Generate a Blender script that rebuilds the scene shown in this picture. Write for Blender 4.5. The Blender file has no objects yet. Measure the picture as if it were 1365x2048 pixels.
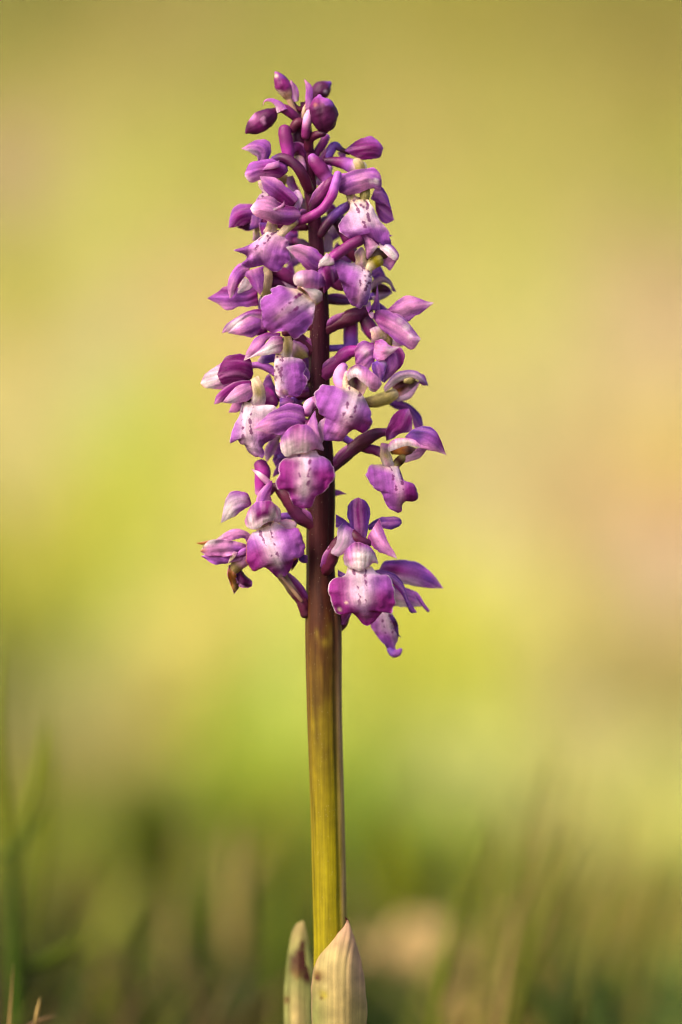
import bpy, math, random
import numpy as np
from mathutils import noise, Vector

SC = bpy.context.scene
COL = SC.collection
rng = np.random.default_rng(7)
random.seed(7)

# ------------------------------------------------------------------ camera, sky, sun, exposure
ZC = 0.145                      # height of the lens above the ground, metres
DIST = 0.853                    # lens to flower spike
cam = bpy.data.cameras.new('camera')
cam.sensor_fit = 'VERTICAL'; cam.sensor_height = 36.0; cam.sensor_width = 24.0
cam.lens = 150.0
cam.clip_start = 0.02; cam.clip_end = 400.0
cam.dof.use_dof = True
cam.dof.focus_distance = DIST - 0.006
cam.dof.aperture_fstop = 4.0
cam.dof.aperture_blades = 0
camo = bpy.data.objects.new('camera', cam); COL.objects.link(camo)
camo.location = (0, -DIST, ZC); camo.rotation_euler = (math.radians(90), 0, 0)
SC.camera = camo

SUN_EL, SUN_AZ = 42.0, -48.0    # azimuth from the viewing direction behind the camera, minus = from the left
w = bpy.data.worlds.new('World'); SC.world = w; w.use_nodes = True
nt = w.node_tree; nt.nodes.clear()
sky = nt.nodes.new('ShaderNodeTexSky'); sky.sky_type = 'NISHITA'; sky.sun_disc = False
sky.sun_elevation = math.radians(SUN_EL)
sd = Vector((math.sin(math.radians(SUN_AZ)) * math.cos(math.radians(SUN_EL)),
             -math.cos(math.radians(SUN_AZ)) * math.cos(math.radians(SUN_EL)), math.sin(math.radians(SUN_EL))))
sky.sun_rotation = math.atan2(sd.x, sd.y)
sky.dust_density = 6.0; sky.ozone_density = 0.6; sky.air_density = 1.0
bg = nt.nodes.new('ShaderNodeBackground'); bg.inputs['Strength'].default_value = 0.15
wo = nt.nodes.new('ShaderNodeOutputWorld')
nt.links.new(sky.outputs[0], bg.inputs[0]); nt.links.new(bg.outputs[0], wo.inputs[0])
sun = bpy.data.lights.new('sun', 'SUN'); sun.energy = 1.5; sun.angle = math.radians(14); sun.color = (1.0, 0.87, 0.68)
suno = bpy.data.objects.new('sun', sun); COL.objects.link(suno)
suno.rotation_euler = sd.to_track_quat('Z', 'Y').to_euler()

SC.view_settings.view_transform = 'Standard'; SC.view_settings.look = 'None'
SC.view_settings.exposure = 0.85; SC.view_settings.gamma = 1.0; SC.view_settings.use_curve_mapping = False
SC.render.engine = 'CYCLES'
SC.cycles.use_denoising = True; SC.cycles.denoiser = 'OPENIMAGEDENOISE'; SC.cycles.denoising_prefilter = 'ACCURATE'; SC.cycles.denoising_input_passes = 'RGB_ALBEDO'
SC.cycles.filter_width = 1.15; SC.cycles.max_bounces = 8; SC.cycles.transmission_bounces = 6; SC.cycles.diffuse_bounces = 4

# ------------------------------------------------------------------ helpers
U = 1e-4                        # drawing unit of the plant: a tenth of a millimetre
def V(x, y, d):                 # plant drawing coordinates (right, down, away) to metres
    return np.stack([(np.asarray(x, float) - 682.5) * U, np.asarray(d, float) * U, (1024 - np.asarray(y, float)) * U + ZC], -1)

def lin(c):
    c = np.asarray(c, float) / 255.0
    return np.where(c <= 0.04045, c / 12.92, ((c + 0.055) / 1.055) ** 2.4)

INK = {k: lin(v) * 0.92 for k, v in dict(
    D=(74, 14, 62), M=(150, 38, 136), V=(176, 94, 192), U=(116, 66, 168), P=(228, 156, 214), L=(218, 186, 214),
    X=(246, 220, 236), W=(255, 240, 244), K=(74, 34, 26), B=(248, 224, 194), G=(194, 180, 116), O=(206, 132, 60), R=(88, 20, 54),
    N=(118, 28, 100), S=(58, 18, 34), E=(112, 84, 40), Y=(172, 156, 26), T=(166, 146, 92), Q=(130, 132, 72),
    H=(172, 134, 108), C=(120, 98, 80)).items()}

def ramp(s, t):                 # letters equally spaced along t
    t = np.clip(np.asarray(t, float), 0, 1)
    if len(s) == 1: return np.broadcast_to(INK[s], t.shape + (3,)).copy()
    k = t * (len(s) - 1); i = np.minimum(k.astype(int), len(s) - 2); f = (k - i); f = f * f * (3 - 2 * f)
    tab = np.array([INK[c] for c in s])
    return tab[i] * (1 - f[..., None]) + tab[i + 1] * f[..., None]

def catmull(P, n, uniform=False):
    P = np.asarray(P, float)
    if len(P) == 2: P = np.array([P[0], (P[0] + P[1]) / 2, P[1]])
    E = np.vstack([2 * P[0] - P[1], P, 2 * P[-1] - P[-2]])
    out = []
    for i in range(1, len(E) - 2):
        p0, p1, p2, p3 = E[i - 1:i + 3]
        t = np.linspace(0, 1, 14, endpoint=False)[:, None]
        out.append(0.5 * (2 * p1 + (p2 - p0) * t + (2 * p0 - 5 * p1 + 4 * p2 - p3) * t ** 2 + (3 * p1 - p0 - 3 * p2 + p3) * t ** 3))
    Q = np.vstack(out + [P[-1:]])
    L = np.r_[0, np.cumsum(np.linalg.norm(np.diff(Q[:, :2], axis=0), axis=1) + 1e-6)]
    if uniform: L = np.arange(len(Q), dtype=float)
    s = np.linspace(0, L[-1], n)
    return np.stack([np.interp(s, L, Q[:, k]) for k in range(Q.shape[1])], -1)

def fbm(P, scale, seed=0.0, octs=3):
    return np.array([noise.fractal(Vector(p) * scale + Vector((seed, seed * 1.7, -seed)), 1.0, 2.0, octs) for p in P])

def mesh_object(name, co, faces, pig, mat, parent=None, uv=None, uv2=None, smooth=True, spot=1.0):
    me = bpy.data.meshes.new(name)
    me.from_pydata(np.asarray(co).tolist(), [], faces); me.update()
    a = me.color_attributes.new('pigment', 'FLOAT_COLOR', 'POINT')
    c = np.full((len(co), 4), spot, np.float32); c[:, :3] = pig
    a.data.foreach_set('color', c.ravel())
    for nm, q in (('UVMap', uv), ('side', uv2)):
        if q is None: continue
        l = me.uv_layers.new(name=nm)
        idx = np.zeros(len(me.loops), np.int32); me.loops.foreach_get('vertex_index', idx)
        l.data.foreach_set('uv', np.asarray(q, np.float32)[idx].ravel())
    if smooth: me.polygons.foreach_set('use_smooth', np.ones(len(me.polygons), bool))
    me.materials.append(mat)
    o = bpy.data.objects.new(name, me); COL.objects.link(o)
    if parent is not None: o.parent = parent
    return o

# ------------------------------------------------------------------ materials
def mat_pigment(name, rough=0.5, transl=0.25, vein=0.0, bump=0.15, bscale=6000, spots=False, streak=0.0, spec=0.3, grain=0.12, tcol=None, speck=0.0, sheen=0.0):
    m = bpy.data.materials.new(name); m.use_nodes = True
    t = m.node_tree; t.nodes.clear(); N = t.nodes.new; Lk = t.links.new
    out = N('ShaderNodeOutputMaterial'); p = N('ShaderNodeBsdfPrincipled')
    p.inputs['Roughness'].default_value = rough; p.inputs['Specular IOR Level'].default_value = spec
    if sheen: p.inputs['Sheen Weight'].default_value = sheen; p.inputs['Sheen Roughness'].default_value = 0.4
    at = N('ShaderNodeVertexColor'); at.layer_name = 'pigment'
    col = at.outputs['Color']
    tc = N('ShaderNodeTexCoord'); geo = N('ShaderNodeNewGeometry')
    def math_(op, a, b=None, c=None):
        n = N('ShaderNodeMath'); n.operation = op
        for i, q in enumerate((a, b, c)):
            if q is None: continue
            if isinstance(q, (int, float)): n.inputs[i].default_value = q
            else: Lk(q, n.inputs[i])
        return n.outputs[0]
    def ntex(vec, scale, detail=2.0, rgh=0.5):
        n = N('ShaderNodeTexNoise'); n.inputs['Scale'].default_value = scale; n.inputs['Detail'].default_value = detail
        n.inputs['Roughness'].default_value = rgh; Lk(vec, n.inputs['Vector']); return n.outputs[0]
    def mult(c, f):
        n = N('ShaderNodeVectorMath'); n.operation = 'SCALE'; Lk(c, n.inputs[0]); Lk(f, n.inputs['Scale']); return n.outputs[0]
    pos = geo.outputs['Position']
    cell = ntex(pos, bscale, 1.0)
    if grain:
        blot = ntex(pos, bscale * 0.12, 3.0, 0.6)
        f = math_('ADD', math_('MULTIPLY', cell, grain * 1.6), math_('MULTIPLY', blot, grain * 3.0))
        col = mult(col, math_('ADD', f, 1.0 - grain * 2.3))
    if vein:
        uv = N('ShaderNodeUVMap'); uv.uv_map = 'side'
        mp = N('ShaderNodeMapping'); mp.inputs['Scale'].default_value = (1.0, 16.0, 1.0); Lk(uv.outputs[0], mp.inputs[0])
        oi = N('ShaderNodeObjectInfo'); mp2 = N('ShaderNodeVectorMath'); mp2.operation = 'ADD'
        cx = N('ShaderNodeCombineXYZ'); Lk(math_('MULTIPLY', oi.outputs['Random'], 50.0), cx.inputs[2])
        Lk(mp.outputs[0], mp2.inputs[0]); Lk(cx.outputs[0], mp2.inputs[1])
        vn = ntex(mp2.outputs[0], 1.0, 2.0, 0.55)
        col = mult(col, math_('ADD', math_('MULTIPLY', math_('SUBTRACT', vn, 0.5), vein * 2.0), 1.0))
    if streak:
        mp = N('ShaderNodeMapping'); mp.inputs['Scale'].default_value = (1800, 1800, 60); Lk(pos, mp.inputs[0])
        st = ntex(mp.outputs[0], 1.0, 3.0, 0.6)
        col = mult(col, math_('ADD', math_('MULTIPLY', math_('SUBTRACT', st, 0.5), streak * 2.0), 1.0))
    if speck:
        vo = N('ShaderNodeTexVoronoi'); vo.inputs['Scale'].default_value = 1400; Lk(pos, vo.inputs['Vector'])
        hit = math_('MULTIPLY', math_('LESS_THAN', vo.outputs['Distance'], 0.13), math_('GREATER_THAN', ntex(pos, 500, 1.0), 0.52))
        mx = N('ShaderNodeMix'); mx.data_type = 'RGBA'; Lk(math_('MULTIPLY', hit, speck), mx.inputs[0]); Lk(col, mx.inputs[6])
        mx.inputs[7].default_value = (0.55, 0.45, 0.25, 1); col = mx.outputs[2]
    if spots:                                           # two broken rows of dark dashes along the middle of the lip
        uv = N('ShaderNodeUVMap'); uv.uv_map = 'side'
        sep = N('ShaderNodeSeparateXYZ'); Lk(uv.outputs[0], sep.inputs[0])
        uu, ss = sep.outputs[0], sep.outputs[1]          # uu along 0..1, ss sideways in hundredths of the drawing unit
        oi = N('ShaderNodeObjectInfo')
        rnd = math_('MULTIPLY', oi.outputs['Random'], 90.0)
        wv = N('ShaderNodeCombineXYZ'); Lk(math_('MULTIPLY', uu, 7.0), wv.inputs[0]); Lk(math_('MULTIPLY', math_('SIGN', ss), 4.1), wv.inputs[1]); Lk(rnd, wv.inputs[2])
        wob = math_('MULTIPLY', math_('SUBTRACT', ntex(wv.outputs[0], 1.0, 2.0, 0.6), 0.5), 0.16)
        row = math_('SUBTRACT', 0.115, math_('MULTIPLY', uu, 0.10))
        dist = math_('ABSOLUTE', math_('SUBTRACT', math_('ADD', math_('ABSOLUTE', ss), wob), row))
        wd = N('ShaderNodeCombineXYZ'); Lk(math_('MULTIPLY', uu, 13.0), wd.inputs[0]); Lk(math_('MULTIPLY', math_('SIGN', ss), 7.3), wd.inputs[1]); Lk(rnd, wd.inputs[2])
        n2 = ntex(wd.outputs[0], 1.0, 1.0)                  # where the dashes break, and how thick they are
        thick = N('ShaderNodeMapRange'); thick.inputs[1].default_value = 0.40; thick.inputs[2].default_value = 0.62
        thick.inputs[3].default_value = -0.012; thick.inputs[4].default_value = 0.030; Lk(n2, thick.inputs[0])
        near = N('ShaderNodeMapRange'); near.interpolation_type = 'SMOOTHSTEP'
        near.inputs[1].default_value = 0.012; near.inputs[2].default_value = -0.008; Lk(math_('SUBTRACT', dist, thick.outputs[0]), near.inputs[0])
        lim = N('ShaderNodeMapRange'); lim.interpolation_type = 'SMOOTHSTEP'
        lim.inputs[1].default_value = 0.66; lim.inputs[2].default_value = 0.5; Lk(uu, lim.inputs[0])
        f = math_('MULTIPLY', math_('MULTIPLY', near.outputs[0], at.outputs['Alpha']), math_('MULTIPLY', lim.outputs[0], 0.8))
        mx = N('ShaderNodeMix'); mx.data_type = 'RGBA'; Lk(f, mx.inputs[0]); Lk(col, mx.inputs[6])
        mx.inputs[7].default_value = (*(lin((128, 26, 112)) * 0.78), 1); col = mx.outputs[2]
    Lk(col, p.inputs['Base Color'])
    if bump:
        b = N('ShaderNodeBump'); b.inputs['Strength'].default_value = bump; b.inputs['Distance'].default_value = 0.00015
        Lk(cell, b.inputs['Height']); Lk(b.outputs[0], p.inputs['Normal'])
    sh = p.outputs[0]
    if transl:
        tr = N('ShaderNodeBsdfTranslucent'); Lk(col, tr.inputs[0])
        ms = N('ShaderNodeMixShader'); ms.inputs[0].default_value = transl; Lk(sh, ms.inputs[1]); Lk(tr.outputs[0], ms.inputs[2]); sh = ms.outputs[0]
    Lk(sh, out.inputs[0])
    return m

M_PETAL = mat_pigment('petal', 0.55, 0.46, vein=0.5, bump=0.7, bscale=2900, spec=0.2, grain=0.3)
M_LIP = mat_pigment('lip_petal', 0.6, 0.44, vein=0.42, bump=0.7, bscale=2900, spec=0.18, grain=0.28, spots=True)
M_TUBE = mat_pigment('flower_stalk', 0.5, 0.0, bump=0.4, bscale=4200, spec=0.35, grain=0.12)
M_STEM = mat_pigment('stem_skin', 0.48, 0.0, bump=0.5, bscale=5200, spec=0.15, grain=0.12, streak=0.7, speck=0.22)
M_SHEATH = mat_pigment('sheath_leaf', 0.65, 0.15, vein=0.45, bump=0.6, bscale=4200, spec=0.25, grain=0.12)
M_GRASS = mat_pigment('grass_blade', 0.55, 0.3, bump=0, bscale=200, spec=0.2, grain=0)

# ------------------------------------------------------------------ organ builders
SEED = [0]
def loft(name, parent, A, B, cols, d=0, bulge=0.4, mv=0.0, tilt=0.0, ruf=0.0, nu=34, nv=23, th=1.7, mat=None, stains=(), pale=None, edge=None, ew=0.0, D=0.0, power=1.32, spot=1.0, across=False):
    if not ew and mat is None: ew = 0.04
    """A petal-like sheet between rail A and rail B (each from base to tip)."""
    SEED[0] += 1; sd = SEED[0] * 3.71
    a3 = len(A[0]) == 3
    A = catmull([tuple(p) + ((0,) if len(p) == 2 else ()) for p in A], nu)
    B = catmull([tuple(p) + ((0,) if len(p) == 2 else ()) for p in B], nu)
    u = np.linspace(0, 1, nu)
    v = np.sin(np.linspace(-1, 1, nv) * math.pi / 2 * 0.8) / math.sin(math.pi / 2 * 0.8)
    bulge = bulge * (0.72 if pale is None else 0.85)
    if pale is not None: power = 1.9
    dep = catmull([(i, 0, q) for i, q in enumerate(d)], nu, True)[:, 2] if hasattr(d, '__len__') else np.full(nu, float(d))
    uu, vv = np.meshgrid(u, v, indexing='ij')
    f = (vv[..., None] + 1) / 2
    P = A[:, None, :] * (1 - f) + B[:, None, :] * f
    if pale is not None:                                # a lobed lip: two half sheets that meet on one smooth spine
        m0 = A + (B - A) * (mv + 1) / 2; bz = 2 * u * (1 - u)
        rest = m0 - np.outer((1 - u) ** 2, m0[0]) - np.outer(u ** 2, m0[-1])
        ctl = (bz[:, None] * rest).sum(0) / (bz ** 2).sum()
        ax = (m0[-1] - m0[0])[:2]; tc = float(np.dot((ctl - m0[0])[:2], ax) / np.dot(ax, ax))
        ctl[:2] += ax * (min(max(tc, 0.38), 0.58) - tc)    # the spine runs steadily from throat to tip
        M = np.outer((1 - u) ** 2, m0[0]) + np.outer(bz, ctl) + np.outer(u ** 2, m0[-1])
        t = np.where(vv < mv, (mv - vv) / (1 + mv), (vv - mv) / (1 - mv))[..., None]
        P = np.where(vv[..., None] < mv, M[:, None] * (1 - t) + A[:, None] * t, M[:, None] * (1 - t) + B[:, None] * t)
    hw = np.linalg.norm(A[:, :2] - B[:, :2], axis=1) / 2
    side = np.where(vv < mv, (mv - vv) / (1 + mv), (vv - mv) / (1 - mv))
    hz = np.convolve(np.pad(hw, 12, mode='edge'), np.hanning(25) / np.hanning(25).sum(), 'valid') * np.clip((1 - u) / 0.2, 0.75, 1) if pale is not None else hw
    g = np.minimum(1, np.sin(np.pi * np.clip(u * 0.96 + 0.02, 0, 1)) ** 0.5 + 0.15)
    if pale is not None: g = np.minimum(1, u / 0.15 + 0.3)
    z = dep[:, None] + P[..., 2] - bulge * (hz * g)[:, None] * (1 - side ** power) + tilt * hw[:, None] * vv
    if ruf:
        n = fbm(np.stack([P[..., 0].ravel() * 0.045, P[..., 1].ravel() * 0.045, np.zeros(P[..., 0].size)], -1), 1.0, sd, 2).reshape(vv.shape)
        z = z + ruf * 26 * n * (0.18 + np.abs(side) ** 2)
        # finely frilled rim
        fr = np.sin(u * 47 + sd) * 0.6 + np.sin(u * 83 + sd * 2) * 0.4
        z = z + ruf * 4.5 * fr[:, None] * side ** 4
    # shallow lengthwise folds and a slightly wavy margin
    fn = fbm(np.stack([uu.ravel() * 1.3, (vv * hw[:, None]).ravel() * 0.085, np.zeros(uu.size)], -1), 1.0, sd + 21, 2).reshape(vv.shape)
    z = z + fn * np.minimum(hw, 26)[:, None] * (0.16 if pale is None else 0.07)
    wb = fbm(np.stack([uu.ravel() * 5.0, np.sign(vv).ravel() * 3.0, np.zeros(uu.size)], -1), 1.0, sd + 33, 2).reshape(vv.shape)
    wb2 = fbm(np.stack([uu.ravel() * 17.0, np.sign(vv).ravel() * 3.0, np.zeros(uu.size)], -1), 1.0, sd + 71, 2).reshape(vv.shape)
    wob = (1.08 if pale is not None else 1.0 if mat is M_SHEATH else 1.11) + 0.13 * wb * np.abs(vv) ** 2 + 0.055 * wb2 * np.abs(vv) ** 5
    mid = (A + B)[:, None, :2] / 2 if pale is None else M[:, None, :2]
    P[..., :2] = mid + (P[..., :2] - mid) * wob[..., None]
    x, y = P[..., 0], P[..., 1]
    z = z + D
    # pigment
    if pale is not None: cols = [c.replace('W', 'X') for c in cols]
    ca = [ramp(s, u) for s in cols] if not isinstance(cols, str) else [ramp(cols, u)] * 3
    vs = (vv + 1) / 2; q = np.clip((vv - mv) / np.where(vv < mv, 1 + mv, 1 - mv), -1, 1)
    q2 = np.abs(q); q2 = (q2 * q2 * (3 - 2 * q2))[..., None]
    pig = np.where(q[..., None] < 0, ca[1][:, None] * (1 - q2) + ca[0][:, None] * q2, ca[1][:, None] * (1 - q2) + ca[2][:, None] * q2)
    lat = (vv - mv) * hw[:, None]
    if pale is not None: lat = np.sign(vv - mv) * np.linalg.norm(P[..., :2] - M[:, None, :2], axis=-1)
    nz = fbm(np.stack([x.ravel() * 0.03, y.ravel() * 0.03, np.zeros(x.size)], -1), 1.0, sd + 9, 3).reshape(x.shape)
    if pale is not None:                                # pale middle of a lip: (half width at base, half width at end, reach, strength)
        w0, w1, reach, stg = pale
        wd = 0.72 * (w0 + (w1 - w0) * uu) * (1 + 0.5 * nz)
        cw = 0.8 * np.exp(-np.abs(lat / (wd * 1.0)) ** 1.5)[..., None]
        ed = np.where(q[..., None] < 0, ca[0][:, None], ca[2][:, None])
        pig = ed * (1 - cw) + ca[1][:, None] * cw
        k = stg * 0.42 * np.exp(-(lat / (0.75 * wd)) ** 2) * np.clip((reach - uu) / 0.35, 0, 1) + stg * np.clip(1.1 - uu / 0.11, 0, 1) * np.exp(-(lat / (1.5 * wd)) ** 2)
        k = np.clip(k, 0, 1)[..., None]
        wc = ramp('BXX', np.clip(uu * 5, 0, 1))
        pig = pig * (1 - k) + wc * k
    pig = pig * (1 + 0.34 * nz)[..., None]
    if across: along, latv = (vv + 1) / 2, (uu - 0.5) * float(np.linalg.norm(np.diff(A[:, :2], axis=0), axis=1).sum())
    else: along, latv = uu, lat
    sk = fbm(np.stack([along.ravel() * 1.1, latv.ravel() * 0.16, np.zeros(x.size)], -1), 1.0, sd + 50, 2).reshape(x.shape)
    if mat is None:                                     # paler and darker streaks along a petal
        k = np.clip(sk * 0.9 - 0.05, 0, 0.4)[..., None]; pig = pig * (1 - k) + INK['P'] * k
        pig = pig * (1 - 0.5 * np.clip(-sk, 0, 0.6))[..., None]
    if ew:
        k = (np.clip((np.abs(vv) - (1 - ew)) / ew, 0, 1) ** 1.5 * 0.85)[..., None]
        pig = pig * (1 - k) + INK[edge or 'P'] * k
    for (sx, sy, sr, sc, ss) in stains:
        dd = np.hypot(x - sx, y - sy) / sr * (1 + 0.5 * nz)
        k = (np.clip(1.35 - dd, 0, 1) * ss)[..., None]; k = k * k * (3 - 2 * k) if ss <= 1 else k
        pig = pig * (1 - k) + INK[sc] * k
    C = V(x, y, z)
    # normals of the sheet, then a closed shell with real thickness
    du = np.gradient(C, axis=0); dv = np.gradient(C, axis=1)
    n = np.cross(du, dv); n /= np.linalg.norm(n, axis=-1, keepdims=True) + 1e-12
    tk = th * U * 0.5 * (0.35 + 0.65 * (1 - np.abs(vv) ** 4)) * (0.4 + 0.6 * np.clip((1 - uu) * 6, 0, 1))
    C1 = (C + n * tk[..., None]).reshape(-1, 3); C2 = (C - n * tk[..., None]).reshape(-1, 3)
    N = nu * nv; F = []
    I = np.arange(N).reshape(nu, nv)
    a, b, c, e = I[:-1, :-1].ravel(), I[1:, :-1].ravel(), I[1:, 1:].ravel(), I[:-1, 1:].ravel()
    F += np.stack([a, b, c, e], 1).tolist(); F += (np.stack([a, e, c, b], 1) + N).tolist()
    for line in (I[:, 0], I[::-1, -1], I[-1, :], I[0, ::-1]):
        F += np.stack([line[:-1], line[:-1] + N, line[1:] + N, line[1:]], 1).tolist()
    uv = np.stack([uu.ravel(), vs.ravel()], 1); s2 = np.stack([along.ravel(), latv.ravel() / 100], 1)
    pig = np.clip(pig.reshape(-1, 3), 0.002, 0.95)
    return mesh_object(name, np.vstack([C1, C2]), F, np.vstack([pig, pig]), mat or M_PETAL, parent, np.vstack([uv, uv]), np.vstack([s2, s2]), spot=spot)

def tube(name, parent, pts, cols, D=0.0, ribs=0, rib=0.0, twist=0.0, nu=None, nv=18, mat=None, flat=1.0, stains=(), seam=0.0, cap=(True, True), rough=0.11):
    """A stalk, spur or bud: points are (x, y, depth, radius)."""
    if name == 'column':
        q = catmull(pts, 12); T = np.gradient(q[:, :2], axis=0); T /= np.linalg.norm(T, axis=1, keepdims=True) + 1e-9
        fl = np.linspace(0, 1, 12); r = q[:, 3] * (0.95 + 0.3 * np.clip(fl - 0.55, 0, 1) ** 1.5 * 2)
        a_ = [(q[i, 0] + T[i, 1] * r[i], q[i, 1] - T[i, 0] * r[i], q[i, 2]) for i in range(12)]
        b_ = [(q[i, 0] - T[i, 1] * r[i], q[i, 1] + T[i, 0] * r[i], q[i, 2]) for i in range(12)]
        e = cols[-1].replace('B', 'X').replace('W', 'X')
        return loft('column', parent, a_, b_, (cols + e, cols[0] + 'T' + e, cols + e), D=D, d=[2, 0, 0, 8], bulge=1.0, power=2.4, nu=26, nv=15, ew=0.001, th=2.4)
    SEED[0] += 1; sd = SEED[0] * 2.13
    if nu is None: nu = max(14, min(60, int(np.abs(np.diff(np.array(pts)[:, :2], axis=0)).sum() / 4)))
    Q = catmull(pts, nu)
    if name in ('throat', 'rim'): Q[:, 3] *= 0.86
    if cap[0]:
        q = [Q[0].copy() for _ in range(4)]; dr = Q[0, :3] - Q[1, :3]; dr /= np.linalg.norm(dr) + 1e-9
        for j, a in enumerate((1.5, 1.2, 0.8, 0.4)): q[j][:3] = Q[0, :3] + dr * Q[0, 3] * 0.8 * math.sin(a); q[j][3] = Q[0, 3] * max(0.02, math.cos(a))
        Q = np.vstack([q, Q])
    if cap[1]:
        q = [Q[-1].copy() for _ in range(4)]; dr = Q[-1, :3] - Q[-2, :3]; dr /= np.linalg.norm(dr) + 1e-9
        for j, a in enumerate((0.4, 0.8, 1.2, 1.5)): q[j][:3] = Q[-1, :3] + dr * Q[-1, 3] * 0.8 * math.sin(a); q[j][3] = Q[-1, 3] * max(0.02, math.cos(a))
        Q = np.vstack([Q, q])
    P, R = Q[:, :3].copy(), Q[:, 3]
    P[:, 2] += D
    T = np.gradient(P, axis=0); T /= np.linalg.norm(T, axis=1, keepdims=True) + 1e-9
    ref = np.array([0.0, 0.0, -1.0])
    X = np.cross(T, ref); X /= np.linalg.norm(X, axis=1, keepdims=True) + 1e-9
    Y = np.cross(X, T)
    th = np.linspace(0, 2 * math.pi, nv, endpoint=False)
    s = np.linspace(0, 1, len(P))
    tt, ss = np.meshgrid(th, s)
    m = np.ones_like(tt)
    if ribs: m += rib * np.cos(ribs * (tt + twist * ss))
    if seam: m -= seam * np.exp(-(np.sin(1.5 * (tt + twist * ss)) / 0.22) ** 2)
    base = P[:, None] + (X[:, None] * np.cos(tt)[..., None] * flat + Y[:, None] * np.sin(tt)[..., None]) * (R[:, None] * m)[..., None]
    nz = fbm(base.reshape(-1, 3) * 0.05, 1.0, sd, 3).reshape(tt.shape)
    base = base + (X[:, None] * np.cos(tt)[..., None] + Y[:, None] * np.sin(tt)[..., None]) * (R[:, None] * nz * rough)[..., None]
    C = V(base[..., 0], base[..., 1], base[..., 2]).reshape(-1, 3)
    nz2 = fbm(np.stack([base[..., 0].ravel() * 0.06, base[..., 1].ravel() * 0.06, base[..., 2].ravel() * 0.06], -1), 1.0, sd + 5, 3).reshape(tt.shape)
    pig = ramp(cols, ss) * (1 + 0.35 * nz2)[..., None]
    if seam: pig = pig * (1 - 0.3 * np.exp(-(np.sin(1.5 * (tt + twist * ss)) / 0.2) ** 2))[..., None]
    for (sx, sy, sr, sc, k0) in stains:
        dd = np.hypot(base[..., 0] - sx, base[..., 1] - sy) / sr * (1 + 0.6 * nz2)
        k = (np.clip(1.3 - dd, 0, 1) * k0)[..., None]; pig = pig * (1 - k) + INK[sc] * k
    pig = np.clip(pig.reshape(-1, 3), 0.002, 0.95)
    n, F = len(P), []
    I = np.arange(n * nv).reshape(n, nv); J = np.roll(I, -1, 1)
    F += np.stack([I[:-1].ravel(), J[:-1].ravel(), J[1:].ravel(), I[1:].ravel()], 1).tolist()
    F += [I[0, ::-1].tolist(), I[-1].tolist()]
    uv = np.stack([ss.ravel(), tt.ravel() / 6.283], 1)
    soft = name in ('column', 'throat', 'rim')
    return mesh_object(name, C, F, pig, mat or (M_PETAL if soft else M_TUBE), parent, uv, uv)

# ------------------------------------------------------------------ the ground
SLOPE = math.tan(math.radians(13))
def ground_z(x, y):
    t = np.clip(np.asarray(y, float) - 0.6, 0, None)
    return SLOPE * (np.sqrt(t * t + 0.02) - math.sqrt(0.02)) + 0.012 * np.sin(np.asarray(x) * 5.1 + y * 2.3) * np.clip(t * 2, 0, 1)

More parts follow.
